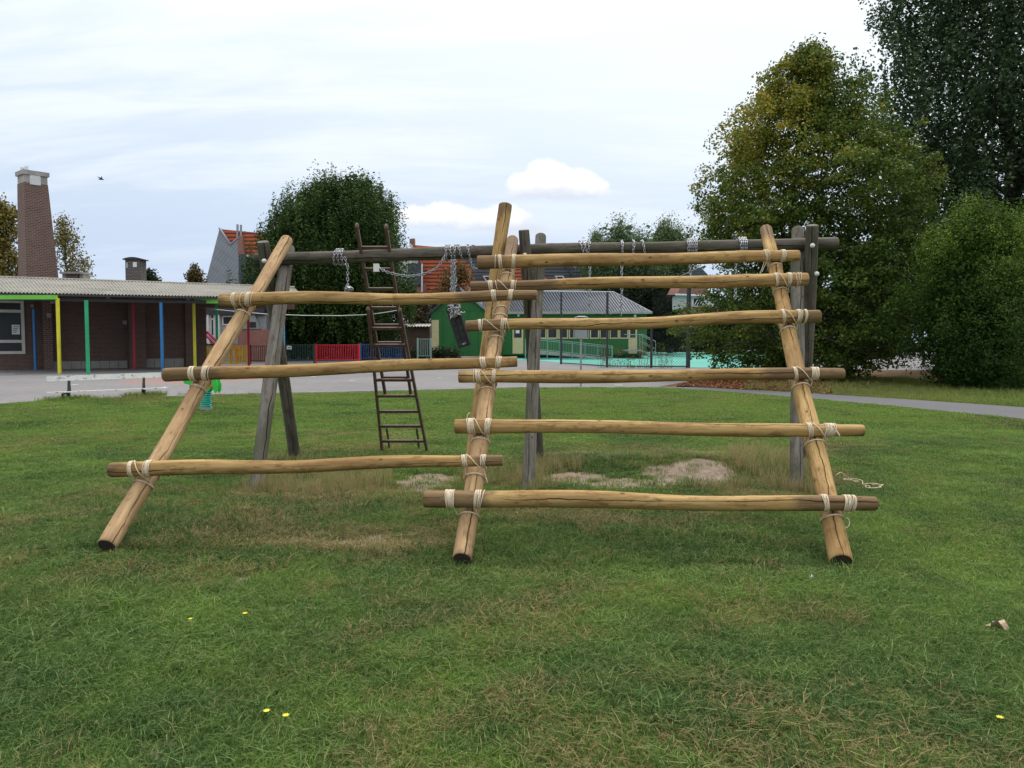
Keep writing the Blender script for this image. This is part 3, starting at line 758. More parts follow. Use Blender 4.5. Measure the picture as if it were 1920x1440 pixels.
# playhouse behind the yellow fence
ph = thing('playhouse', 'toddler playhouse with crimson gable roof frame and yellow panels behind the yellow fence', 'playhouse', tuple(gr(390, 681)))
pfc = flat(57.5)
w = MB()
for (xa, ya, xb, yb) in ((366, 636, 380, 622), (379, 622, 403, 645)):
    a_, b_ = pfc.px(xa, ya), pfc.px(xb, yb)
    for n_ in (0, .9): w.tube([pfc.w(a_[0], a_[1], -n_), pfc.w(b_[0], b_[1], -n_)], .1, 6)
a_, b_ = pfc.px(380, 622), 0; w.tube([pfc.w(a_[0], a_[1], 0), pfc.w(a_[0], a_[1], -.9)], .06, 6)
w.build('roof_frame', M['magenta'], ph)
w = MB(); pfc.pbox(w, 369, 645, 400, 651, -.2, -.1); pfc.pbox(w, 403, 640, 420, 652, -.8, -.6); w.build('dark_panel', M['fblack'], ph)
w = MB(); pfc.pbox(w, 369, 646, 380, 672, -.85, -.75, 0); w.build('side_panel', M['fyellow'], ph)
w = MB(); pfc.pbox(w, 404, 652, 412, 672, -.4, -.3, 0); w.build('side_panel', M['fyellow'], ph)
w = MB(); pfc.pbox(w, 420, 650, 445, 656, -.6, -.2); pfc.pbox(w, 428, 656, 431, 678, -.5, -.4, 0); pfc.pbox(w, 438, 656, 441, 678, -.5, -.4, 0); w.build('play_table', M['orange'], ph)

# ---------------------------------------------------------------- coloured yard fences
def barfence(name, label, cat, mat, Y, x0, x1, ytop, ybot, step, group, bar=.03, post=None, solid=(), slope=0):
    f = flat(Y); root = thing(name, label, cat, (f.w(f.px(x0, 660)[0], 0)), group)
    s0, zt_ = f.px(x0, ytop); s1, _ = f.px(x1, ytop); zb_ = max(.06, f.px((x0+x1)/2, ybot)[1])
    w = MB(); f.box(w, s0, s1, zt_-.05, zt_, -.025, .025); w.build('rail', mat, root)
    w = MB(); f.box(w, s0, s1, zb_, zb_+.05, -.025, .025); w.build('rail', mat, root)
    ds = step/F*Y; n_ = int((s1-s0)/ds); first = None
    w = MB(); h = zt_-.05-(zb_+.05)
    c = f.w(s0+ds*.5, zb_+.05)
    w.obox(c+Vector((0, 0, h/2)), (bar/2, 0, 0), (0, bar/2, 0), (0, 0, h/2)); first = w.build('bar', mat, root, loc=c)
    for i in range(1, n_): copy_piece(first, first.location+Vector((ds*i, 0, 0)))
    for xp in ((x0, x1) if post is None else post):
        s_ = f.px(xp, 660)[0]; w = MB(); f.box(w, s_-.05, s_+.05, 0, zt_+.06, -.055, .055); w.build('fence_post', mat, root)
    for (a, y0, b2, y1) in solid:
        w = MB(); f.pbox(w, a, y0, b2, y1, .03, .06); w.build('solid_panel', mat, root)
    return root, f
barfence('yellow_fence', 'yellow metal bar fence with solid yellow squares in front of the playhouse', 'fence', M['fyellow'], 54, 369, 464, 648, 683, 3.0, None, .035, solid=((370, 653, 393, 667), (447, 658, 455, 667)))
barfence('black_fence', 'black metal bar fence between the yellow fence and the green gate', 'fence', M['fblack'], 56, 469, 530, 648, 677, 3.5, None, .035)
gate, gf = barfence('green_gate', 'dark green barred gate with a small white sign', 'gate', M['fgreen'], 57, 533, 589, 646, 676, 3.2, None, .035)
w = MB(); gf.pbox(w, 538, 648.5, 547, 655, .05, .08); sg = w.build('sign', M['sign'], gate)
w = MB(); gf.pbox(w, 540, 650.5, 542.3, 653, .08, .085); gf.pbox(w, 543.2, 650, 545.3, 653.5, .08, .085); w.build('print', M['ink'], sg)
barfence('red_fence', 'bright red metal bar fence beside the green gate', 'fence', M['fred'], 58, 593, 673.5, 646, 675, 3.3, None, .04)
barfence('blue_fence', 'dark blue metal bar fence right of the red fence behind the ladder', 'fence', M['fblue'], 61, 676, 762, 645, 672, 3.3, None, .035)
barfence('grey_railing', 'grey metal railing left of the green clubhouse', 'railing', M['grail'], 66, 783, 808, 635, 668, 4, None, .04)

# ---------------------------------------------------------------- low brick outbuilding between tree and green clubhouse
ob = thing('brick_outbuilding', 'low dark brick outbuilding with flat roof and pale door beyond the blue fence', 'building', (-22, 84, 0))
of = flat(80)
w = MB(); of.pbox(w, 480, 612, 806, 672, -5, 0, 0); w.build('brick_wall', M['brick'], ob)
w = MB(); s0, z0 = of.px(470, 612); s1, _ = of.px(806, 612); z1 = of.px(700, 605)[1]
corrugated(w, of.w(s0, z0, .5), of.w(s1, z0, .5), of.w(s0, z1, -5), of.w(s1, z1, -5), 60, .05); w.build('corrugated_roof', M['conc'], ob)
w = MB(); of.pbox(w, 738, 620, 752, 668, .0, .08, 0); w.build('door', M['steel'], ob)
w = MB(); of.pbox(w, 742, 650, 750, 668, .1, .5, 0); w.build('blue_bin_front', M['sky_blue'], ob)

# ---------------------------------------------------------------- houses behind
def house(name, label, Y, gable, depthvec, wallmat, roofmat, roofpoly, extra=()):
    pass
sh = thing('slate_gable_house', 'tall house with grey slate gable and orange tiled roof left of the round tree', 'house', (-30, 90, 0))
hf = flat(88)
P = lambda x, y, n=0: hf.w(hf.px(x, y)[0], hf.px(x, y)[1], n)
w = MB(); w.prism([P(385, 560), P(452, 560), P(450, 520), P(447, 445), P(432, 457), P(412, 427), P(384, 534)], Vector((0, 1.0, 0))); w.build('gable_wall', M['slate_wall'], sh)
w = MB(); w.prism([P(414, 429, -.4), P(500, 437, -.4), P(500, 481, -.4), P(460, 480, -.4), P(432, 470, -.4)], Vector((0, 7, .0))); w.build('roof', M['tiles'], sh)
w = MB(); w.prism([P(448, 530, .05), P(461, 530, .05), P(461, 476, .05), P(448, 474, .05)], Vector((0, .9, 0))); w.build('slate_side', M['slate_dk'], sh)
w = MB(); w.prism([P(460, 560, -1), P(510, 560, -1), P(510, 481, -1), P(460, 480, -1)], Vector((0, 5, 0))); w.build('wall', M['slate_dk'], sh)
w = MB(); w.tube([P(459, 479.5, -.2), P(500, 482, -.2)], .12, 6); w.build('gutter', M['white_fr'], sh)
w = MB(); w.prism([P(447, 476, .1), P(458, 477, .1), P(455, 443, .1), P(447, 443, .1)], Vector((0, 1.2, 0))); w.build('chimney', M['brick_red'], sh)
for x, y in ((443.5, 420), (450, 421)):
    w = MB(); w.tube([P(x, y, -.3), P(x, 447, -.3)], .13, 8); w.build('flue_pipe', M['steel'], sh)
w = MB(); w.tube([P(411, 427.5, .05), P(432, 458, .05)], .11, 5); w.tube([P(432, 458, .05), P(447, 445.5, .05)], .07, 5); w.build('verge_trim', M['steel'], sh)

oh = thing('orange_roof_house', 'house with long orange tiled roof and dark clad bay right of the big round tree', 'house', (-10, 95, 0))
hf = flat(92)
w = MB(); w.prism([P(770, 459), P(856, 466), P(880, 500), P(872, 548), P(790, 548), P(786, 480)], Vector((0, 6, 0))); w.build('roof', M['tiles'], oh)
w = MB(); w.prism([P(740, 560, -.5), P(786, 560, -.5), P(783, 480, -.5), P(771, 462, -.5), P(745, 498, -.5)], Vector((0, 6, 0))); w.build('gable_wall', M['brickwhite'], oh)
w = MB(); w.tube([P(769, 458, .1), P(784, 481, .1)], .13, 5); w.build('verge_trim', M['white_fr'], oh)
w = MB(); w.prism([P(768, 462, .1), P(777, 462, .1), P(777, 447, .1), P(768, 448, .1)], Vector((0, 1, 0))); w.build('chimney', M['brick_red'], oh)
w = MB(); w.prism([P(766, 535, .8), P(792, 535, .8), P(792, 495, .8), P(766, 495, .8)], Vector((0, 3, 0))); w.build('dark_bay', M['slate_dk'], oh)
w = MB(); w.prism([P(760, 600, .5), P(800, 600, .5), P(800, 530, .5), P(760, 530, .5)], Vector((0, 3, 0))); w.build('brick_wall', M['brick_red'], oh)
w = MB(); w.tube([P(793, 496, 1), P(793, 548, 1)], .1, 5); w.build('downpipe', M['white_fr'], oh)

oh2 = thing('orange_roof_house', 'orange roofed house showing between the middle log uprights', 'house', (0, 97, 0))
hf = flat(95)
w = MB(); w.prism([P(940, 500), P(985, 500), P(1035, 528), P(1035, 545), P(940, 545)], Vector((0, 5, 0))); w.build('roof', M['tiles'], oh2)
w = MB(); w.prism([P(935, 580, .3), P(1045, 580, .3), P(1045, 534, .3), P(935, 534, .3)], Vector((0, 4, 0))); w.build('wall', M['brickwhite'], oh2)

dh = thing('dark_roof_house', 'long terrace house with dark grey tiled roof and skylights above the clubhouse', 'house', (5, 104, 0))
hf = flat(104)
w = MB(); w.prism([P(852, 467), P(1105, 476), P(1125, 528), P(872, 531)], Vector((0, 8, 0))); w.build('roof', M['dktiles'], dh)
w = MB(); w.tube([P(852, 467, .05), P(1105, 476, .05)], .13, 5); w.tube([P(1044, 474, .1), P(1078, 525, .1)], .14, 5); w.build('ridge_cap', M['slate_dk'], dh)
w = MB(); w.prism([P(860, 600, -.4), P(1130, 600, -.4), P(1130, 526, -.4), P(860, 529, -.4)], Vector((0, 6, 0))); w.build('wall', M['brickwhite'], dh)
w = MB(); w.tube([P(870, 531, .2), P(1126, 528, .2)], .12, 5); w.build('gutter', M['white_fr'], dh)
for x in (905, 1040):
    w = MB(); w.prism([P(x, 517, .05), P(x+16, 517, .05), P(x+22, 529, .05), P(x+7, 529, .05)], Vector((0, .3, 0))); f_ = w.build('skylight', M['white_fr'], dh)
    w = MB(); w.prism([P(x+3, 519, .12), P(x+14, 519, .12), P(x+19, 527, .12), P(x+9, 527, .12)], Vector((0, .05, 0))); w.build('pane', M['glass'], f_)
w = MB(); w.tube([P(887, 468, 0), P(887, 460, 0)], .15, 6); w.tube([P(884, 461, 0), P(890, 461, 0)], .12, 6); w.build('flue_pipe', M['slate_dk'], dh)

rh = thing('red_roof_house', 'white house with red roof and broken lattice window right of the fence', 'house', (18, 86, 0))
hf = flat(84)
w = MB(); w.prism([P(1268, 553), P(1336, 556), P(1318, 534), P(1290, 522), P(1276, 538)], Vector((0, 5, .3))); w.build('roof', M['brick_red'], rh)
w = MB(); w.prism([P(1290, 512, -.5), P(1330, 540, -.5), P(1350, 536, -.5), P(1316, 500, -.5)], Vector((0, 6, 0))); w.build('dark_roof', M['slate_dk'], rh)
w = MB(); w.prism([P(1276, 578, -.3), P(1340, 578, -.3), P(1340, 555, -.3), P(1276, 552, -.3)], Vector((0, 4, 0))); w.build('wall', M['brickwhite'], rh)
w = MB(); w.tube([P(1266, 552.5, .1), P(1322, 555, .1)], .12, 5); w.build('gutter', M['white_fr'], rh)
window(hf, rh, 1299, 557, 1322, 575, M['white_fr'], M['glass'], (), (), .12, n=-.25)
w = MB()
for i in range(5):
    a_, b_ = hf.px(1302+i*5, 572), hf.px(1308+i*5, 562); w.tube([hf.w(a_[0], a_[1], 0), hf.w(b_[0], b_[1], 0)], .05, 4)
w.build('lattice', M['white_fr'], rh)
w = MB(); w.prism([P(1280, 600, .4), P(1345, 600, .4), P(1345, 576, .4), P(1280, 576, .4)], Vector((0, .4, 0))); w.build('brick_wall', M['brick_red'], rh)

th_ = thing('orange_roof_house', 'tip of an orange roof peeping over the school roof left of the slate gable', 'house', (-40, 110, 0))
hf = flat(110)
w = MB(); w.prism([P(350, 545), P(366, 545), P(362, 523), P(358, 522)], Vector((0, 6, 0))); w.build('roof', M['tiles'], th_)

# ---------------------------------------------------------------- green clubhouse
gb = thing('green_clubhouse', 'green boarded clubhouse with cream window frames and grey ribbed metal roof', 'building', (5, 76, 0))
f1 = flat(72); hf = f1
# gable end
w = MB(); w.prism([P(808, 668), P(916, 668), P(916, 584), P(861, 541), P(808, 583)], Vector((0, 5.5, 0))); w.build('gable_wall', M['gbuild'], gb)
seams = [831, 852, 878, 897]
xs_ = [808]+seams+[916]
for i in range(len(xs_)-1):
    w = MB(); f1.pbox(w, xs_[i]+.5, 584, xs_[i+1]-.5, 667.5, .005, .05); w.build('wall_panel', M['gbuild'], gb)
w = MB(); f1.pbox(w, 808, 582, 916, 583.6, .01, .07); w.build('trim_strip', M['gbuild'], gb)
w = MB(); f1.pbox(w, 809.5, 600, 823, 662, .06, .1); w.build('shutter', M['gcream'], gb)
for xa, ya, xb, yb in ((803, 588.5, 862, 539), (861, 539, 921, 588)):
    w = MB(); a_, b_ = P(xa, ya, .35), P(xb, yb, .35); d_ = (b_-a_).normalized(); up = Vector((-d_.z, 0, d_.x))
    w.hexa([a_-up*.12, b_-up*.12, b_-up*.12+Vector((0, 7, 0)), a_-up*.12+Vector((0, 7, 0)), a_+up*.08, b_+up*.08, b_+up*.08+Vector((0, 7, 0)), a_+up*.08+Vector((0, 7, 0))]); w.build('gable_roof', M['groof'] if xa > 850 else M['slate_dk'], gb)
# long wing
f2 = flat(76); hf = f2
w = MB(); f2.pbox(w, 900, 589, 1213, 666, -8, 0); w.build('wing_wall', M['gbuild'], gb)
zs = [918, 943, 960, 981, 1006, 1027, 1050, 1075, 1099, 1123, 1146, 1165, 1180, 1194, 1213]
for i in range(len(zs)-1):
    w = MB(); f2.pbox(w, zs[i]+.4, 591, zs[i+1]-.4, 604, .005, .05); w.build('upper_panel', M['gbuild'], gb)
    if i in (2, 12): continue
    w = MB(); f2.pbox(w, zs[i]+.4, 635 if 4 <= i < 12 else 604.5, zs[i+1]-.4, 664, .005, .05); w.build('wall_panel', M['gbuild'], gb)
def gwin(x0, x1): window(f2, gb, x0, 605, x1, 635, M['gcream'], M['glass'], (), (), .1, n=.02)
for x0, x1 in ((988, 1006), (1009, 1024.5), (1026, 1045.5), (1047, 1065), (1066.5, 1082), (1084, 1104), (1106, 1123), (1124, 1141), (1143, 1160), (1161, 1178)): gwin(x0, x1)
for x0, x1 in ((961, 981), (1178.5, 1194)):
    w = MB(); f2.pbox(w, x0, 602, x1, 663, .02, .1); dr = w.build('door', M['gcream'], gb)
    w = MB(); f2.pbox(w, x0+3, 606, x1-3, 633, .1, .12); w.build('pane', M['glass'], dr)
    if x0 < 1000:
        w = MB(); f2.pbox(w, 967, 619, 974, 625, .12, .13); w.build('notice', M['sign'], dr)
w = MB(); f2.pbox(w, 900, 584.5, 1221, 588.5, .0, .6); w.build('gutter', M['conc'], gb)
E0, E1 = P(905, 585, .55), P(1221, 587, .55)
zr = 6.35; RR0 = onZ(905, 546, zr); RR1 = onZ(1150, 548, zr)
w = MB(); sk = Vector((1.5, 0, 0))
nr = 62; E1a = E0+(E1-E0)*.80
for i in range(nr):   # standing seams, slightly skewed as the roof runs away to the left
    u = i/(nr-1); e = E0*(1-u)+E1*u
    tt = u*1.28-.10
    if tt < 0: tt = 0
    top = RR0*(1-min(tt, 1))+RR1*min(tt, 1)
    if tt > 1:   # under the hip
        k = (1-u)/(1-(1.10/1.28)); top = E1*(1-k)+RR1*k
    w.tube([e+Vector((0, 0, .05)), top+Vector((0, 0, .05))], .045, 4, cap=False)
w.build('roof_ribs', M['slate_wall'] if False else M['groof'], gb)
w = MB(); w.add([E0, E1, RR1, RR0], [(0, 1, 2, 3)]); w.add([E1, E1+Vector((0, 8.5, 0)), RR1], [(0, 1, 2)]); w.build('metal_roof', paint('dark_metal_roof_pan', (.12, .125, .145), .5, .15, .5), gb)
w = MB(); w.tube([RR0, RR1, E1], .1, 6); w.build('ridge_cap', M['groof'], gb)
for x, y in ((1190, 592), (972, 591)):
    w = MB(); f2.pbox(w, x-2, y-2, x+2, y+2.5, .05, .35); w.build('wall_lamp', M['white_fr'], gb)
w = MB(); f2.pbox(w, 925, 666, 1205, 671, -7, -.6, 0); w.build('base_skirt', M['dark_trim'], gb)
# ramp in front of the wing
rmp = thing('access_ramp', 'long ramp with pale green steel railing in front of the green clubhouse', 'ramp', (5, 70, 0))
f3 = flat(70)
w = MB(); w.prism([f3.w(f3.px(985, 600)[0], .75, 0), f3.w(f3.px(1015, 600)[0], .75, 0), f3.w(f3.px(1148, 600)[0], .08, 0), f3.w(f3.px(1148, 600)[0], 0, 0), f3.w(f3.px(985, 600)[0], .55, 0)], Vector((0, 2.2, 0))); w.build('ramp_deck', M['conc'], rmp)
def zr_(x): return max(0.1, .78-(x-1015)/133*.65) if x > 1015 else .78
railtop = lambda x: zr_(x)+1.05
def rpt(x, z): return f3.w(f3.px(x, 640)[0], z, .05)
for dz in (0, -.14, -.97):
    w = MB(); w.tube([rpt(985, railtop(985)+dz), rpt(1015, railtop(1015)+dz), rpt(1148, railtop(1148)+dz)], .035, 5); w.build('rail', M['grail'], rmp)
for x in (985, 1001, 1026, 1050, 1073, 1097, 1121, 1148):
    w = MB(); w.tube([rpt(x, 0), rpt(x, railtop(x))], .045, 6); w.build('rail_post', M['grail'], rmp)
w = MB(); w.tube([(0, 0, 0), (0, 0, .83)], .016, 4); fb = w.build('bar', M['grail'], rmp, loc=(0, 0, 0))
for k, x in enumerate(np.arange(988, 1147, 3.1)):
    p = rpt(float(x), railtop(float(x))-.97)-ORG[rmp]
    if k == 0: fb.location = p
    else: copy_piece(fb, p)
stp = thing('entrance_stairs', 'steel entrance stairs with handrails at the right door of the green clubhouse', 'stairs', (13, 73, 0))
f4 = flat(73); hf = f4
w = MB(); f4.pbox(w, 1174, 656, 1205, 658.5, -2.5, 0); w.build('landing', M['conc'], stp)
for i in range(4):
    w = MB(); f4.pbox(w, 1205+i*5, 659+i*3, 1211+i*5, 660.3+i*3, -1.6, 0); w.build('step', M['conc'], stp)
for n_ in (0, -1.6):
    w = MB(); w.tube([P(1175, 627, n_), P(1205, 627, n_), P(1229, 640, n_), P(1229, 667, n_)], .035, 5); w.tube([P(1205, 627, n_), P(1205, 670, n_)], .03, 5)
    w.tube([P(1205, 640, n_), P(1228, 654, n_)], .025, 5); w.build('handrail', M['steel'], stp)
w = MB(); w.tube([(0, 0, 0), (0, 0, 1.4)], .014, 4); fb = w.build('bar', M['steel'], stp, loc=(0, 0, 0))
for k, x in enumerate(np.arange(1178, 1204, 3.4)):
    p = f4.w(f4.px(float(x), 640)[0], f4.px(float(x), 656)[1], .02)-ORG[stp]
    if k == 0: fb.location = p
    else: copy_piece(fb, p)

# ---------------------------------------------------------------- chain-link fence of the court
cf = thing('chain_link_fence', 'tall dark chain link fence with steel posts along the teal court', 'fence', (8, 49, 0))
fpts = [(1052, 548, 683), (1138, 548, 689), (1221, 600, 690), (1290, 541, 690)]
wp = []
for x, yt, yb in fpts:
    g_ = gr(x, yb); zt_ = at(x, yt, g_.y).z; wp.append((g_, zt_))
    w = MB(); w.tube([g_, Vector((g_.x, g_.y, zt_))], .075 if x != 1290 else .13, 8); w.build('fence_post', M['dkpost'], cf)
w = MB(); w.tube([Vector((wp[3][0].x, wp[3][0].y, wp[3][1])), Vector((wp[3][0].x, wp[3][0].y, wp[3][1]+.25))], .16, 8); w.build('post_cap', M['sign'], cf)
for (a_, b_) in ((0, 1), (1, 2), (2, 3)):
    for fr_ in (.03,):
        w = MB(); w.tube([wp[a_][0]+Vector((0, 0, .1)), wp[b_][0]+Vector((0, 0, .1))], .04, 5); w.build('rail', M['dkpost'], cf)
w = MB(); w.tube([Vector((wp[2][0].x, wp[2][0].y, wp[2][1])), Vector((wp[3][0].x, wp[3][0].y, wp[2][1]+.25))], .03, 5); w.build('rail', M['dkpost'], cf)
mesh_ = MB(); mesh_.smooth = False
for (a_, b_, H) in ((0, 1, 3.0), (1, 2, 3.0), (2, 3, 4.6)):
    A2, B2 = wp[a_][0], wp[b_][0]; Ln = (B2-A2).length; d_ = (B2-A2)/Ln; n_ = 0
    for sgn in (1, -1):
        for k in np.arange(-H, Ln+H, .17):
            x0, x1 = (k, k+H) if sgn == 1 else (k+H, k); z0_, z1_ = 0.05, H
            # clip to the bay
            def clip(xa, za, xb, zb2):
                if xa > xb: xa, za, xb, zb2 = xb, zb2, xa, za
                if xb <= 0 or xa >= Ln: return None
                if xa < 0: za += (zb2-za)*(0-xa)/(xb-xa); xa = 0
                if xb > Ln: zb2 = za+(zb2-za)*(Ln-xa)/(xb-xa); xb = Ln
                return xa, za, xb, zb2
            c_ = clip(x0, z0_, x1, z1_)
            if c_ is None: continue
            xa, za, xb, zb2 = c_; e = .006
            pa, pb = A2+d_*xa+Vector((0, 0, za)), A2+d_*xb+Vector((0, 0, zb2))
            mesh_.add([pa+Vector((0, 0, -e)), pb+Vector((0, 0, -e)), pb+Vector((0, 0, e)), pa+Vector((0, 0, e))], [(0, 1, 2, 3)])
o = mesh_.build('wire_mesh', M['dkpost'], cf); o['kind'] = 'stuff'

# ball hoop board on a pole, mid yard
bb = gr(1089, 725); hp = thing('ball_hoop', 'small grey ball board with rounded tube frame on a steel pole in the yard', 'ball hoop', tuple(bb))
Yb = bb.y; hf = flat(Yb)
w = MB(); w.tube([Vector((bb.x, Yb, 0)), Vector((bb.x, Yb, at(1089, 596, Yb).z))], .035, 8); w.build('pole', M['steel'], hp)
w = MB(); f5 = hf; f5.pbox(w, 1078, 600, 1101, 634, .04, .07); w.build('board', M['steel'], hp)
w = MB(); pts = [P(1076, 634, .08), P(1076, 600, .08), P(1078, 595.5, .08), P(1083, 594, .08), P(1097, 594, .08), P(1101, 595.5, .08), P(1103, 600, .08), P(1103, 634, .08)]
w.tube(pts, .022, 6); w.tube([P(1083, 596, .1), P(1089, 600, .1), P(1097, 596, .1)], .02, 6); w.build('frame', M['steel'], hp)

# bench
bl = thing('bench', 'long park bench with flaking white planks on dark iron legs beside the yard', 'bench', tuple(gr(190, 749)))
YB = 24.5; hf = flat(YB)
ba, bb_ = gr(130, 750), gr(270, 745)
def bp(x, y, dn=0, xr=None):
    # bench runs slightly away to the right
    t_ = (x-87)/(318-87); Y_ = 21.6+t_*1.0-dn
    return at(x, y, Y_)
def plank(y_l, y_r, h, th, dn, name='plank', x0=87, x1=322):
    w = MB(); a_, b_ = bp(x0, y_l, dn), bp(x1, y_r, dn)
    ax = (b_-a_)/2; 
    n_ = 10
    w.obox((a_+b_)/2, ax, Vector((-ax.y, ax.x, 0)).normalized()*th, (0, 0, h)); return w.build(name, M['bench'], bl)
plank(710.5, 702, .068, .02, 0, 'backrest_plank')
for k in range(3): plank(736.6, 727.5, .015, .055, .13*k+.12, 'seat_plank', 88, 311)
for x, yb in ((130, 750), (270, 746)):
    w = MB(); t_ = bp(x, 705, -.05); s_ = bp(x, 734, -.02); g_ = Vector((s_.x, s_.y, 0))
    w.tube([t_, (t_+s_)/2+Vector((0, -.02, 0)), s_, Vector((s_.x, s_.y-.05, .25)), Vector((s_.x, s_.y-.03, -.02))], [.03, .04, .05, .045, .06], 6)
    w.tube([s_+Vector((0, .0, -.05)), s_+Vector((0, -.36, -.05))], .022, 6)
    w.tube([s_+Vector((0, -.34, -.05)), Vector((s_.x, s_.y-.30, -.02))], .025, 6)
    w.build('leg', M['bench_leg'], bl)

# spring rider
sr = gr(386, 770); spr = thing('spring_rider', 'bright green animal spring rider on a teal coil spring in the grass', 'spring rider', tuple(sr))
Ys = sr.y; hf = flat(Ys); px1 = Ys/F
w = MB(); w.tube([Vector((sr.x, sr.y, -.02)), Vector((sr.x, sr.y, .07))], .14, 14); w.build('base', M['steel'], spr)
w = MB(); pts = []
for i in range(0, 8*12+1):
    a_ = i/12*2*math.pi; pts.append((sr.x+.115*math.cos(a_), sr.y+.115*math.sin(a_), .08+.40*i/96))
w.tube(pts, .017, 5); w.build('spring', M['teal'], spr)
def rp(lst): return [hf.w(hf.px(x, y)[0], hf.px(x, y)[1], .09) for x, y in lst]
for n_ in (.09, -.13):
    w = MB(); off = Vector((0, -n_+.09, 0))
    w.prism([p+off for p in rp([(346, 713), (350, 709), (372, 709), (395, 711), (402, 709), (408, 712), (411, 722), (410, 733), (406, 737), (402, 730), (398, 728), (391, 735), (380, 739), (370, 733), (364, 737), (358, 733), (362, 725), (355, 720), (348, 719)])], Vector((0, .03, 0)))
    w.build('side_panel', M['rgreen'], spr)
w = MB(); w.obox(hf.w(hf.px(384, 725)[0], hf.px(384, 722)[1], -.02), (.2, 0, 0), (0, .09, 0), (0, 0, .02)); w.build('seat', M['magenta'], spr)
w = MB(); w.tube([hf.w(hf.px(398, 722)[0], hf.px(398, 724)[1], .16), hf.w(hf.px(398, 722)[0], hf.px(398, 724)[1], -.2)], .03, 8); w.build('handle', M['orange'], spr)

# ---------------------------------------------------------------- logs
class Log:
    def __init__(s, P0, P1, r0, r1, seed, bend=.012):
        s.P0, s.P1, s.r0, s.r1 = Vector(P0), Vector(P1), r0, r1
        s.L = (s.P1-s.P0).length; s.ax = (s.P1-s.P0)/s.L
        s.rot = s.ax.to_track_quat('Z', 'Y').to_matrix(); s.ex = s.rot @ Vector((1, 0, 0)); s.ey = s.rot @ Vector((0, 1, 0))
        rr = random.Random(seed); s.seed = seed; s.b = [(rr.uniform(.6, 1.4)*bend, rr.uniform(0, 6.28), rr.uniform(.7, 1.6)) for _ in range(2)]
        s.rr = [(rr.uniform(.01, .03), rr.uniform(0, 6.28), rr.uniform(2, 5)) for _ in range(3)]
        s.kn = [(rr.uniform(.1, s.L-.1), rr.uniform(0, 6.28), rr.uniform(.03, .075)) for _ in range(int(s.L*2.2))]
    def off(s, z):
        u = z/s.L; e = math.sin(math.pi*min(max(u, 0), 1))
        return [a*math.sin(p+f*2*math.pi*u)*e for a, p, f in s.b]
    def c(s, z):
        o = s.off(z); return s.P0+s.ax*z+s.ex*o[0]+s.ey*o[1]
    def r(s, z):
        u = z/s.L; return (s.r0*(1-u)+s.r1*u)*(1+sum(a*math.sin(p+f*z) for a, p, f in s.rr))
    def near(s, P):    # axial position closest to a world point
        return (Vector(P)-s.P0).dot(s.ax)
    def mesh(s, n=22):
        zs = [0.0, .004, .012]+list(np.arange(.04, s.L-.03, .035))+[s.L-.012, s.L-.004, s.L]
        rs = [.90, .955, .99]+[1]*(len(zs)-6)+[.99, .955, .90]
        V = []; F_ = []; MI = []
        rg = random.Random(s.seed+99)
        for i, z in enumerate(zs):
            o = s.off(z); R_ = s.r(z)*rs[i]
            for k in range(n):
                a = 2*math.pi*k/n
                q_ = R_*(1+.012*math.sin(3*a+z*1.3+s.seed)+.008*math.sin(7*a-z*2.1)+rg.uniform(-.006, .006))
                for kz, ka, kh in s.kn:
                    da = (a-ka+math.pi) % (2*math.pi)-math.pi; dz_ = (z-kz)/.05; d2 = (da*R_/.035)**2+dz_*dz_
                    if d2 < 6: q_ += R_*kh*math.exp(-d2)
                V.append((o[0]+q_*math.cos(a), o[1]+q_*math.sin(a), z))
        m = len(zs)
        for i in range(m-1):
            for k in range(n):
                F_.append((i*n+k, i*n+(k+1) % n, (i+1)*n+(k+1) % n, (i+1)*n+k)); MI.append(0)
        V.append((0, 0, -.0)); V.append((s.off(s.L)[0], s.off(s.L)[1], s.L)); a, b_ = len(V)-2, len(V)-1
        for k in range(n):
            F_.append((a, (k+1) % n, k)); MI.append(1); F_.append((b_, (m-1)*n+k, (m-1)*n+(k+1) % n)); MI.append(1)
        return V, F_, MI
    def obj(s, name, parent, mat, endmat, g0=.0, g1=.0, crack=0.0, label=None):
        V, F_, MI = s.mesh(); me = bpy.data.meshes.new(name); me.from_pydata(V, [], F_)
        me.materials.append(mat); me.materials.append(endmat)
        me.polygons.foreach_set('material_index', MI); me.polygons.foreach_set('use_smooth', [m_ == 0 for m_ in MI])
        o = bpy.data.objects.new(name, me); COL.objects.link(o); o.parent = parent
        o.matrix_local = Matrix.Translation(s.P0-ORG[parent]) @ s.rot.to_4x4()
        o['seed'] = float(s.seed % 37)*1.3; o['span'] = float(s.L); o['grey_lo'] = float(g0); o['grey_hi'] = float(g1)
        # crack angle is given relative to the side facing the camera
        v = Vector((0, 0, 1.6))-(s.P0+s.P1)/2; ang = math.atan2(v.dot(s.ey), v.dot(s.ex))
        o['crack'] = float(ang+crack) if abs(ang+crack) < math.pi else float((ang+crack) % (2*math.pi)-2*math.pi if (ang+crack) > 0 else ang+crack+2*math.pi)
        if label: o['label'] = label
        s.o = o; ORG[o] = Vector(s.P0); return o

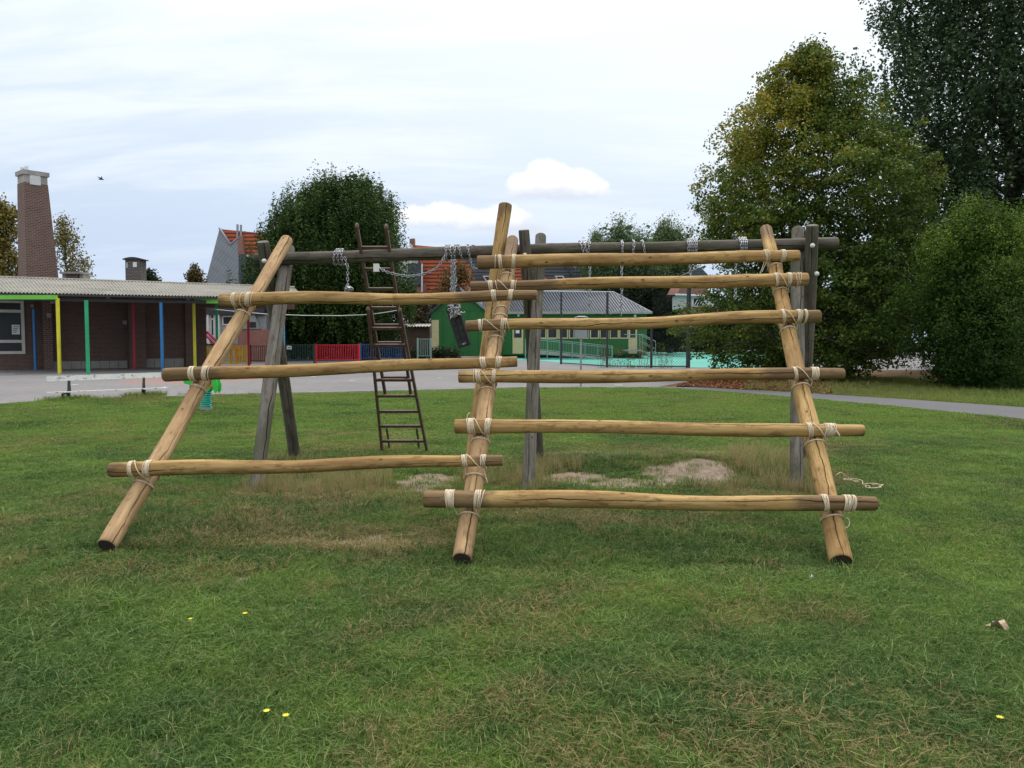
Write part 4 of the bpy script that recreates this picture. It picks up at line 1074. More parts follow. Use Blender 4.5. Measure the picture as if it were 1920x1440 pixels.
def ring(mb, log, z, turns=3, rr=.0045, tilt=0.0, pitch=2.1, jit=.004, gap=1.0, front=0.0):
    """turns of twine round a log at axial position z"""
    v = Vector((0, 0, 1.6))-log.c(z); v = v-log.ax*v.dot(log.ax); e1 = v.normalized(); e2 = log.ax.cross(e1)
    for t_ in range(turns):
        z0 = z+(t_-(turns-1)/2)*rr*pitch+R.uniform(-jit, jit); tl = tilt*R.uniform(.6, 1.3); ph = R.uniform(0, 6.28)
        pts = []
        for k in range(28):
            a = 2*math.pi*k/28; zz = z0+tl*math.sin(a)+.0015*math.sin(3*a+ph)-front*math.cos(a)
            rad = log.r(zz)*1.02+rr*gap
            pts.append(log.c(zz)+(e1*math.cos(a)+e2*math.sin(a))*rad)
        mb.tube(pts, rr, 5, closed=True)

# ---------------------------------------------------------------- climbing frame geometry
Lft = (gr(200, 1031, .06), at(538, 450, 9.75)); Mid = (gr(866, 1050, .062), at(961, 450, 9.72)); Rgt = (gr(1577, 1057, .066), at(1436, 430, 9.7))
def rad(pxw, Y): return pxw/2/F*Y
def leaner(P, w0, w1, seed, mat, end, crack, g1=0):
    lg = Log(P[0]+Vector((0, 0, hz(P[0].x, P[0].y)+.01)), P[1], rad(w0, P[0].y), rad(w1, P[1].y), seed, .012)
    return lg
cfm = thing('climbing_frame', 'pioneering climbing frame of peeled pine logs lashed with twine, leaning on the old swing', 'climbing frame', (Mid[0].x, Mid[0].y, 0))
lgL = leaner(Lft, 37, 22, 11, 0, 0, 0); lgM = leaner(Mid, 38, 22, 12, 0, 0, 0); lgR = leaner(Rgt, 43, 22, 13, 0, 0, 0)
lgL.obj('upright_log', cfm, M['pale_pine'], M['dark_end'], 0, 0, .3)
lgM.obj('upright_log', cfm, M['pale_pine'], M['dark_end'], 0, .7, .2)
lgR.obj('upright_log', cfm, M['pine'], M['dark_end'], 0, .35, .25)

def bayplane(A, B):
    u = A.P1-A.P0; v = B.P0-A.P0; n = u.cross(v).normalized()
    if n.z < 0: n = -n
    return A.P0, n
planes = {'L': bayplane(lgL, lgM), 'R': bayplane(lgM, lgR)}
BARS = [  # bay, left end, right end, widths px, [(ring px x, turns)], grey_lo, grey_hi, lean logs
    ('R', (895, 492), (1498, 479), 25, 21, [(929, 1), (938, 4), (963, 4), (1435, 3), (1440, 1), (1465, 2), (1469, 2)], .35, 0, 1.2, 3),
    ('R', (882, 537), (1514, 523.5), 19, 25, [(920, 5), (931, 1), (961, 4), (967, 1), (1454, 3), (1478, 4), (1490, 1), (1494, 1), (1498, 1)], .95, 0, .1, 4),
    ('R', (873, 611.5), (1537, 593), 20, 25, [(900, 3), (904, 1), (942, 3), (948, 1), (952, 1), (1467, 3), (1495, 3), (1500, 1), (1508, 2)], .42, .28, .2, 3),
    ('R', (860, 706), (1582, 700.5), 25, 21, [(889, 1), (897, 5), (926, 3), (1490, 3), (1523, 4), (1530, 3)], .05, .75, -.2, 3),
    ('R', (852.5, 799), (1619, 807), 26, 24, [(880, 3), (886, 4), (912, 2), (917, 3), (1517, 4), (1551, 6), (1558, 3), (1563, 1)], 0, .0, -.9, 3),
    ('R', (795.5, 935), (1643, 944.5), 34, 27, [(841, 4), (847, 3), (852, 1), (893, 2), (899, 2), (905, 1), (1545, 4), (1583, 3), (1590, 2), (1598, 2)], .5, .62, -.1, 3),
    ('L', (413, 563.5), (1007, 553), 25, 19, [(441, 4), (455, 1), (465, 2), (469, 2), (475, 1), (926, 5), (957, 4), (961, 1)], .12, .85, .3, 3),
    ('L', (308, 703), (970, 678), 26, 20, [(363, 6), (386, 4), (391, 1), (395, 1), (906, 5), (935, 5)], .55, .08, 1.3, 3),
    ('L', (207, 881), (943, 863), 29, 21, [(249, 3), (252, 1), (278, 3), (283, 3), (872, 4), (906, 4)], .12, .3, .15, 3),
]
bar_logs = []
for i, (bay, a_, b_, w0, w1, rings, g0, g1, crack, nt_) in enumerate(BARS):
    P0_, nrm = planes[bay]
    A_l, B_l = (lgL, lgM) if bay == 'L' else (lgM, lgR)
    Yg = onplane(*a_, P0_, nrm).y
    r_est = (rad(w0, Yg)+rad(w1, Yg))/2
    # offset = radius of the upright + radius of the bar
    off = .082+r_est
    Pp = P0_+nrm*off
    pa, pb = onplane(a_[0], a_[1], Pp, nrm), onplane(b_[0], b_[1], Pp, nrm)
    lg = Log(pa, pb, rad(w0, pa.y), rad(w1, pb.y), 40+i*3, .010 if i not in (2, 6) else .018)
    # settle: true clearance over each upright
    lg.obj('crossbar_log', cfm, M['pine'], M['end'], g0, g1, crack)
    bar_logs.append(lg)
    # lashing: twine turns on the bar either side of each upright + turns round the upright
    for up, near_ in ((A_l, 0), (B_l, 1)):
        # where the upright passes under the bar
        best = min((((up.c(z)-(lg.P0+lg.ax*((up.c(z)-lg.P0).dot(lg.ax)))).length, z) for z in np.arange(0, up.L, .02)))[1]
        zc_ = lg.near(up.c(best))
        mb = MB(); mb.smooth = True
        used = []
        for (rx, n_) in rings:
            if (rx < (a_[0]+b_[0])/2) != (near_ == 0): continue
            u = (rx-a_[0])/(b_[0]-a_[0]); py = a_[1]+(b_[1]-a_[1])*u
            pt = onplane(rx, py, Pp, nrm); zr2 = lg.near(pt)
            side = -1 if zr2 < zc_ else 1
            ring(mb, lg, zr2, n_+(1 if n_ > 1 else 0), .0038, tilt=-.007*side if n_ > 1 else R.uniform(-.015, .015), jit=.002)
            used.append(zr2)
        rb = lg.r(zc_)
        sgn = -1 if up.ax.y > 0 else 1
        for dz_, n_ in ((-(rb-.018), 2), (rb+.03, 2)):
            ring(mb, up, best+dz_, n_, .004, tilt=.004, front=.03 if dz_ < 0 else 0)
        # frapping strands joining the side turns to the turns round the upright
        if used:
            lo_u = [q for q in used if q < zc_]; hi_u = [q for q in used if q >= zc_]
            for zz in ([max(lo_u)] if lo_u else [])+([min(hi_u)] if hi_u else []):
                s_ = -1 if zz < zc_ else 1
                for q_ in range(2):
                    p1_ = lg.c(zz)-Vector((0, 0, 1))*(lg.r(zz)*1.0+.004)+Vector((0, -.012-.004*q_, 0))
                    p2_ = up.c(best-(rb-.005))+Vector((s_*(up.r(best)+.003), -.01*q_, .0))
                    mb.tube([p1_+Vector((0, -.01, .02)), p1_, (p1_+p2_)/2+Vector((0, 0, -.001)), p2_], .0034, 5)
            if i in (1, 2, 3, 4, 8):   # a diagonal strand over the face of the bar
                v = Vector((0, 0, 1.6))-lg.c(zc_); v = (v-lg.ax*v.dot(lg.ax)).normalized(); e2 = lg.ax.cross(v)
                sg = 1 if e2.z > 0 else -1; pts = []
                za_, zb_ = (max(lo_u) if lo_u else min(used))+.01, (min(hi_u) if hi_u else max(used))-.01
                for k in range(13):
                    a = (1.35-2.7*k/12)*sg; zz = za_+(zb_-za_)*k/12
                    pts.append(lg.c(zz)+(v*math.cos(a)+e2*math.sin(a))*(lg.r(zz)*1.02+.009))
                mb.tube(pts, .0042, 5)
        lo = mb.build('twine_lashing', M['rope'], cfm)
        lo['label'] = 'cream twine lashing'
# loose twine ends
def loose(pts, name='twine_end', r=.0042):
    mb = MB(); mb.smooth = True; mb.tube(pts, r, 5); return mb.build(name, M['rope'], cfm)
def loosepx(lst, bar, dn=.12, r=.0042):
    lg = bar_logs[bar]; out = []
    for x, y in lst:
        Yb_ = lg.P0.y+(lg.P1.y-lg.P0.y)*((x-BARS[bar][1][0])/(BARS[bar][2][0]-BARS[bar][1][0])); out.append(at(x, y, Yb_-dn))
    # smooth
    sm = []
    for k in range(len(out)-1):
        p0_, p1_, p2_, p3_ = out[max(k-1, 0)], out[k], out[k+1], out[min(k+2, len(out)-1)]
        for t_ in (0, .25, .5, .75): 
            sm.append(.5*((2*p1_)+(p2_-p0_)*t_+(2*p0_-5*p1_+4*p2_-p3_)*t_*t_+(3*p1_-p0_-3*p2_+p3_)*t_**3))
    sm.append(out[-1]); return loose(sm, r=r)
loosepx([(877, 788), (876, 782), (878, 776), (882, 774)], 4, .1)
loosepx([(1433, 490), (1430, 500), (1425, 514)], 0, .03)
loosepx([(1437, 492), (1432, 502), (1429, 510)], 0, .03)
loosepx([(1472, 614), (1472, 625), (1469, 635)], 2, .03)
loosepx([(1562, 797), (1568, 808), (1575, 818)], 4, .11)
loosepx([(1560, 798), (1566, 805), (1572, 812), (1574, 817)], 4, .105)
loosepx([(1587, 970), (1592, 975), (1592, 985), (1585, 990), (1580, 989)], 5, .03)
loosepx([(908, 876), (910, 890), (914, 905)], 8, .0)

# second long pole standing against the beam behind the middle upright
sp0 = gr(878, 903); sp1 = at(948, 384, 9.93)
supp = thing('support_pole', 'long peeled log standing upright behind the middle upright, its top highest of all', 'log', (sp0.x, sp0.y, 0))
lgS = Log(sp0, sp1, .072, .08, 71, .012); lgS.obj('pole_log', supp, M['pine'], M['end'], 0, .2, .1)

# ---------------------------------------------------------------- old swing frame
swf = thing('timber_swing_set', 'weathered grey timber swing frame of crossed legs and one long top beam', 'swing frame', (0, 10, 0))
b0, b1 = at(478, 486, 10.15), at(1570, 456.5, 9.95)
beam = Log(b0, b1, rad(23, 10.1), rad(24, 9.95), 81, .02); beam.obj('top_beam', swf, M['beam_wood'], M['grey_end'], 0, 0, .35)
def leg(foot, top, dY, w0, w1, seed, mat='grey_wood', crack=.1):
    p0 = gr(*foot); p0.z = hz(p0.x, p0.y)-.04
    # keep the picture position while choosing the depth at the beam
    p1 = at(top[0], top[1], dY)
    lg = Log(p0, p1, rad(w0, p0.y), rad(w1, dY), seed, .008); lg.obj('leg', swf, M[mat], M['grey_end'], 0, 0, crack); return lg
leg((478, 921), (540, 464), 10.42, 27, 25, 82, crack=.35)
leg((554, 858), (493, 453), 9.92, 22, 22, 83, 'beam_wood')
leg((990, 920), (1014, 442), 10.36, 25, 20, 84, crack=-.15)
leg((1011, 868), (982, 431), 9.82, 20, 21, 85, 'beam_wood')
leg((1494, 922), (1496, 430), 10.22, 24, 23, 86, crack=.5)
leg((1506, 865), (1523, 422), 9.72, 20, 23, 87, 'beam_wood')
for (x, y, Y_) in ((494, 489, 9.84), (984, 478, 9.74), (1525, 460, 9.64), (1533, 513, 9.7)):
    w = MB(); w.smooth = True; p = at(x, y, Y_); pts = []; rs = []
    for k in range(7): a = k/6*math.pi/2; pts.append(p+Vector((0, .03-.035*math.sin(a), 0))); rs.append(max(.004, .03*math.cos(a*.98)))
    w.tube(pts, rs, 12); w.build('bolt_cap', M['bolt'], swf)

# ---------------------------------------------------------------- chains
def linkpts(c, ax, side, ln, wd):
    out = []
    for k in range(10):
        a = 2*math.pi*k/10; out.append(c+ax*(math.cos(a)*ln)+side*(math.sin(a)*wd))
    return out
def chain(mb, pts, pitch=.034, r=.0062, scale=1.0):
    # resample
    pts = [Vector(p) for p in pts]; seg = [(pts[i+1]-pts[i]).length for i in range(len(pts)-1)]; tot = sum(seg); n = max(2, int(tot/pitch)); k = 0
    for i in range(n):
        d = (i+.5)*tot/n; j = 0
        while j < len(seg)-1 and d > seg[j]: d -= seg[j]; j += 1
        t_ = (pts[j+1]-pts[j]).normalized(); c = pts[j]+t_*d
        a = t_.orthogonal().normalized(); b_ = t_.cross(a); th = math.pi/2*(i % 2)+.5+.25*R.uniform(-1, 1)
        mb.tube(linkpts(c, t_, a*math.cos(th)+b_*math.sin(th), pitch*.72, pitch*.42), r, 4, closed=True)
def beam_at(x):
    u = (x-478)/(1570-478); P_ = at(x, 486+(456.5-486)*u, 10.15+(9.95-10.15)*u); z = beam.near(P_); return z
def wraps(mb, x, n, spread=.03, slant=.02):
    z0 = beam_at(x)
    for t_ in range(n):
        z = z0+(t_-(n-1)/2)*spread; sl = R.uniform(-slant, slant); pts = []
        for k in range(25):
            a = 2*math.pi*k/24+.3; zz = z+sl*math.sin(a); rr = beam.r(zz)+.016
            pts.append(beam.c(zz)+(beam.ex*math.cos(a)+beam.ey*math.sin(a))*rr)
        chain(mb, pts)
def hang(mb, x, y0, x1, y1, Y, wob=.0, n=6):
    pts = [at(x+(x1-x)*k/n+R.uniform(-wob, wob), y0+(y1-y0)*k/n, Y) for k in range(n+1)]; chain(mb, pts)
def tangle(mb, x, y, Y, r, n):
    for q_ in range(n):
        c = at(x, y, Y); pts = [c+Vector((R.gauss(0, r), R.gauss(0, r), R.gauss(0, r*1.2))) for _ in range(4)]; chain(mb, pts)
CH = 'chains wound on the swing beam'
def mkchain(label, fn, name='chain'):
    mb = MB(); mb.smooth = True; fn(mb); o = mb.build(name, M['chain']); tag(o, label, 'chain', CH); return o
def f_(mb): wraps(mb, 637, 3, .045); hang(mb, 646, 482, 652, 500, 10.02); hang(mb, 652, 498, 652, 538, 10.05); tangle(mb, 652, 541, 10.05, .022, 5)
mkchain('leftmost steel chain wound on the beam, hanging with a knotted end', f_)
def f_(mb):
    pts = [at(x, y, Y) for x, y, Y in ((708, 502, 10.1), (725, 510, 10.05), (745, 515, 10.0), (765, 518, 9.98), (790, 515, 9.97), (808, 509, 9.97), (822, 500, 9.97), (830, 488, 9.96), (836, 476, 9.98), (842, 473, 10.05))]
    chain(mb, pts); wraps(mb, 838, 1)
    tangle(mb, 707, 503, 10.1, .012, 3)
mkchain('steel chain sagging from the ladder rung to the beam', f_)
def f_(mb):
    wraps(mb, 850, 2, .05)
    for k, dx in enumerate((-5, 0, 5, 8)):
        hang(mb, 850+dx*.4, 488, 848+dx*.7, 572, 9.93-.02*k, 2.4, 9)
    tangle(mb, 851, 570, 9.93, .04, 16); tangle(mb, 853, 583, 9.8, .035, 8)
    hang(mb, 845, 580, 838, 592, 9.9, 1); hang(mb, 852, 560, 860, 585, 9.9, 2)
mkchain('thick tangled bundle of chains holding the black swing seat', f_)
def f_(mb): wraps(mb, 864, 1, .03, .04); wraps(mb, 880, 1, .03, .02); hang(mb, 882, 486, 886, 502, 9.97, 1, 3); hang(mb, 886, 502, 897, 505, 9.97, 1, 3)
mkchain('two single chain turns between seat chains and middle logs', f_)
def f_(mb): wraps(mb, 1097, 3, .04, .03); hang(mb, 1106, 478, 1106, 545, 10.0, .3, 6); hang(mb, 1104, 545, 1107, 573, 10.0, 2.5, 7)
mkchain('chain with kinked end hanging over the clubhouse roof', f_)
def f_(mb): wraps(mb, 1166, 1, .03, .003); hang(mb, 1166, 478, 1165, 592, 9.98, .6, 12)
mkchain('longest plain chain hanging straight before the clubhouse roof', f_)
def f_(mb): wraps(mb, 1187, 1, .03, .04)
mkchain('left of two single chain turns on the bare beam', f_)
def f_(mb): wraps(mb, 1206, 1, .03, .04)
mkchain('right of two single chain turns on the bare beam', f_)
def f_(mb): wraps(mb, 1296, 5, .024, .01); hang(mb, 1295, 474, 1294, 520, 9.98, .5, 6)
mkchain('thick five turn chain coil on the beam with short tail', f_)
def f_(mb): wraps(mb, 1391, 4, .022, .012); hang(mb, 1381, 470, 1379, 560, 9.93, .8, 10)
mkchain('rightmost chain coil on the beam with a long tail', f_)

# swing seat hanging on end
sc0 = at(847, 573, 9.86); sc1 = at(872, 650, 9.84)
seat = thing('rubber_swing', 'black rubber swing seat hanging on end from tangled chains', 'swing seat', tuple(sc0))
d_ = (sc1-sc0).normalized(); sd = Vector((-d_.z, -.35, d_.x)).normalized()
if sd.x < 0: sd = -sd
nn = d_.cross(sd).normalized(); Lh = (sc1-sc0).length/2; wd = rad(25, 9.85)
if nn.y > 0: nn = -nn
w = MB(); w.smooth = False
c = (sc0+sc1)/2; n_c = 6; out = []
prof = []
for (cx, cy) in ((1, 1), (-1, 1), (-1, -1), (1, -1)):
    for k in range(n_c):
        a = math.pi/2*(k/(n_c-1))+{(1, 1): 0, (-1, 1): math.pi/2, (-1, -1): math.pi, (1, -1): 3*math.pi/2}[(cx, cy)]
        prof.append((cx*(wd-.025)+.025*math.cos(a), cy*(Lh-.03)+.03*math.sin(a)))
w.prism([c+sd*a+d_*b_-nn*.02 for a, b_ in prof], nn*.04); w.build('seat_slab', M['rubber'], seat)
for j in range(5):
    for i in range(2):
        w = MB(); cc = c+sd*((i-.5)*wd*.85)+d_*((j-1.6)*Lh*.33)+nn*.024
        w.obox(cc, sd*wd*.3, d_*Lh*.12, nn*.006); w.build('grip_pad', M['rubber'], seat)
w = MB(); w.obox(c+d_*Lh*.86+nn*.024, sd*wd*.5, d_*.012, nn*.006); w.build('end_clip', M['steel'], seat)

# ---------------------------------------------------------------- ladder
ldr = thing('wooden_ladder', 'old brown two part wooden ladder leaning on the swing beam', 'ladder', tuple(gr(758, 849)))
lp = gr(758, 849); ln_ = Vector((0, 1, .53)).normalized()
def lpt(x, y, off=0): return onplane(x, y, lp+ln_*off, ln_)
def rail(a_, b_, off, wid, th, name='stile', mat='ladder'):
    A, B = lpt(*a_, off), lpt(*b_, off); d = (B-A).normalized(); s_ = d.cross(ln_).normalized()
    w = MB(); w.obox((A+B)/2, (B-A)/2, s_*wid, ln_*th); return w.build(name, M[mat], ldr)
def rung(a_, b_, off, h, th):
    A, B = lpt(*a_, off), lpt(*b_, off); d = (B-A).normalized(); s_ = d.cross(ln_).normalized()
    w = MB(); w.obox((A+B)/2, (B-A)/2, s_*h, ln_*th); return w.build('rung', M['ladder'], ldr)
# lower section (front)
LL = lambda y: 690+(y-580)/(850-580)*27; LR = lambda y: 750+(y-582)/(850-582)*51.5
rail((690, 580), (717, 850), 0, .016, .034); rail((750, 582), (801.5, 850), 0, .016, .034)
for y in (616, 647.5, 681, 712.5, 742.5, 771.5, 799, 827): rung((LL(y)+1, y), (LR(y)-1, y), 0, .019, .012)
# upper section (behind)
UL = lambda y: 669.5+(y-421)/(738-421)*53; UR = lambda y: 724.5+(y-423)/(738-423)*46
rail((669.5, 425), (722.5, 740), .085, .017, .031); rail((724.5, 427), (770.5, 740), .085, .017, .031)
for y in (464.5, 505, 542, 577.5, 610, 643, 676, 708): rung((UL(y)+1, y), (UR(y)-1, y), .085, .02, .012)
for (x, y), off in (((669.3, 423), .085), ((724.3, 425), .085), ((690, 580), 0), ((750, 582), 0)):
    w = MB(); w.smooth = True; p = lpt(x, y, off); up_ = Vector((0, -.53, 1)).normalized(); w.tube([p-up_*.05, p, p+up_*.02, p+up_*.035], [.022, .026, .022, .008], 8); w.build('stile_tip', M['ladder_tip'], ldr)
# rear prop legs reaching the grass behind
for x in (725, 781):
    A = lpt(x, 803, .06); B = lpt(x+3, 823, .25); w = MB(); w.tube([A, B, Vector((B.x, B.y+.1, 0.0))], .016, 5); w.build('prop_leg', M['ladder'], ldr)
w = MB(); p = lpt(706, 502, .03); w.obox(p, (.035, 0, 0), (0, .03, 0), (0, 0, .05)); o = w.build('pulley_block', M['bolt']); tag(o, 'small white block tied to a ladder rung at the chain end', 'block')
# pale cord from annex to ladder
w = MB(); w.smooth = True; pts = []
ends = [(371, 577, 47), (452, 585, 38), (502, 589, 30), (570, 591.5, 22), (639, 592, 14), (692, 590, 10.9), (722, 586, 10.85), (751, 581, 10.8)]
for x, y, Y_ in ends: pts.append(at(x, y, Y_))
w.tube(pts, [.02, .017, .014, .011, .008, .006, .006, .006], 5); o = w.build('stretched_cord', M['cord']); tag(o, 'pale cord stretched from the school canopy to the ladder', 'cord')

# ---------------------------------------------------------------- loose twine on the grass at right
w = MB(); w.smooth = True
path = [(1563, 905), (1572, 902), (1585, 905), (1600, 911), (1595, 914), (1578, 909), (1590, 903), (1604, 909), (1612, 916), (1625, 917), (1640, 914), (1652, 918), (1650, 926), (1640, 930), (1628, 925), (1618, 920), (1612, 925), (1625, 930), (1642, 927), (1648, 921), (1636, 917), (1622, 923)]
out = []
for x, y in path:
    p = gr(x, y); out.append(Vector((p.x+R.uniform(-.03, .03), p.y-.1+R.uniform(-.05, .05), .06+R.uniform(-.01, .07))))
sm = []
for k in range(len(out)-1):
    p0_, p1_, p2_, p3_ = out[max(k-1, 0)], out[k], out[k+1], out[min(k+2, len(out)-1)]
    for t_ in (0, .2, .4, .6, .8): sm.append(.5*((2*p1_)+(p2_-p0_)*t_+(2*p0_-5*p1_+4*p2_-p3_)*t_*t_+(3*p1_-p0_-3*p2_+p3_)*t_**3))
w.tube(sm, .0035, 5); o = w.build('loose_twine', M['rope']); tag(o, 'heap of loose cream twine on the grass behind the right upright', 'twine')

# small things on the lawn
def flower(x, y, label):
    p = gr(x, y); h = .05; root = thing('yellow_flower', label, 'flower', (p.x, p.y, hz(p.x, p.y)), 'yellow flowers in the lawn')
    base = Vector((p.x, p.y, hz(p.x, p.y))); w = MB(); w.tube([base, base+Vector((.005, 0, h))], .0015, 4); w.build('stem', M['lf_linden'], root)
    w = MB(); c = base+Vector((.005, 0, h))
    for k in range(9):
        a = 2*math.pi*k/9; d = Vector((math.cos(a), math.sin(a), .35)); s_ = Vector((-math.sin(a), math.cos(a), 0))
        w.add([c, c+d*.009+s_*.004, c+d*.017, c+d*.009-s_*.004], [(0, 1, 2, 3)])
    w.build('petals', M['flower'], root)
flower(498, 1352, 'left of two yellow flowers near the bottom edge'); flower(534, 1360, 'right of two yellow flowers near the bottom edge, closest to the camera')
flower(357, 1175, 'small yellow flower far left in the front lawn'); flower(458, 1167, 'small yellow flower in the lawn below the left bottom crossbar')
flower(1872, 1366, 'single yellow flower at the lower right of the lawn')
w = MB(); p = gr(1870, 1190); c = Vector((p.x, p.y, .06)); pts = []
for k in range(12):
    a = 2*math.pi*k/12; r = .035+.014*(k % 2)+R.uniform(-.006, .006); pts.append(c+Vector((r*math.cos(a)*1.2, r*math.sin(a)*1.0, .02*math.sin(2*a)+.012*math.cos(a*3))))
w.add([c+Vector((0, 0, -.008))]+pts, [(0, i+1, (i+1) % 12+1) for i in range(12)]); o = w.build('fallen_leaf', M['leafbrown']); tag(o, 'large pale brown dry leaf lying alone near the right edge', 'leaf')
w = MB(); a_, b_ = gr(1320, 1074), gr(1395, 1062); w.tube([a_+Vector((0, 0, .05)), (a_+b_)/2+Vector((0, 0, .065)), b_+Vector((0, 0, .05))], [.006, .005, .003], 5)
w.tube([(a_+b_)/2+Vector((0, 0, .065)), (a_+b_*2)/3+Vector((0, .06, .07))], .003, 4); o = w.build('fallen_twig', M['twig']); tag(o, 'thin brown twig lying on the grass under the long bottom crossbar', 'twig')
w = MB(); p = gr(1520, 1099); w.obox(p+Vector((0, 0, .06)), (.014, .004, .006), (-.003, .01, 0), (0, .003, .008)); o = w.build('paper_scrap', M['sign']); tag(o, 'tiny white paper scrap in the grass left of the right upright foot', 'litter')
# bird in the sky
bd = at(190, 336, 34); br_ = thing('flying_bird', 'small dark bird flying high above the school roof', 'bird', tuple(bd))
w = MB(); w.smooth = True; w.tube([bd+Vector((-.13, 0, .0)), bd+Vector((-.08, 0, .0)), bd, bd+Vector((.08, 0, -.01)), bd+Vector((.12, 0, -.02))], [.006, .022, .03, .02, .004], 8); w.build('body', M['bird'], br_)
for s_, tipz in ((1, .22), (-1, .10)):
    w = MB(); w.prism([bd+Vector((-.05, 0, .02)), bd+Vector((.05, 0, .02)), bd+Vector((-.02, s_*.1, tipz*.5)), bd+Vector((-.08, s_*.18, tipz*.7)), bd+Vector((-.07, s_*.08, tipz*.4))], Vector((0, 0, .006))); w.build('wing', M['bird'], br_)

# ---------------------------------------------------------------- vegetation
def unit(v): return v/np.maximum(np.linalg.norm(v, axis=1, keepdims=True), 1e-9)
def leaves(centres, sizes, per, lsize, rng, stretch=(1, 1, 1), ctint=None, tj=.22, droop=0.0, outward=None, up=.5, aspect=.62):
    n = len(centres); N_ = n*per
    c = np.repeat(centres, per, axis=0); s = np.repeat(sizes, per)
    p = rng.normal(size=(N_, 3)); p = p/np.maximum(np.linalg.norm(p, axis=1, keepdims=True), 1e-6)*(rng.random((N_, 1))**.45)
    p = p*s[:, None]*np.array(stretch)
    if droop: p[:, 2] -= droop*s*(p[:, 0]**2+p[:, 1]**2)/np.maximum(s**2, 1e-6)
    pos = c+p
    nr = rng.normal(size=(N_, 3))*.75
    nr[:, 2] += up
    nr += unit(p)*.6
    nr = unit(nr)
    a = unit(np.cross(nr, rng.normal(size=(N_, 3)))); b_ = np.cross(nr, a)
    ls = lsize*rng.uniform(.65, 1.3, N_)[:, None]
    v0 = pos-a*ls*.5; v2 = pos+a*ls*.5; v1 = pos+b_*ls*aspect*.5+nr*ls*.12; v3 = pos-b_*ls*aspect*.5+nr*ls*.12
    V = np.stack([v0, v1, v2, v3], 1).reshape(-1, 3)
    q_ = np.arange(N_*4).reshape(-1, 4)
    ti = (np.repeat(ctint, per) if ctint is not None else .4)+rng.normal(size=N_)*tj
    return V, q_, np.clip(ti, 0, 1)

def interp_prof(prof, Y):
    """prof rows: (py, px left, px right) measured on the photo at depth Y -> z, cx, r"""
    zz, cx, rr = [], [], []
    for y, a, b_ in prof:
        P0_, P1_ = at(a, y, Y), at(b_, y, Y); zz.append(P0_.z); cx.append((P0_.x+P1_.x)/2); rr.append((P1_.x-P0_.x)/2)
    o = np.argsort(zz); return np.array(zz)[o], np.array(cx)[o], np.array(rr)[o]

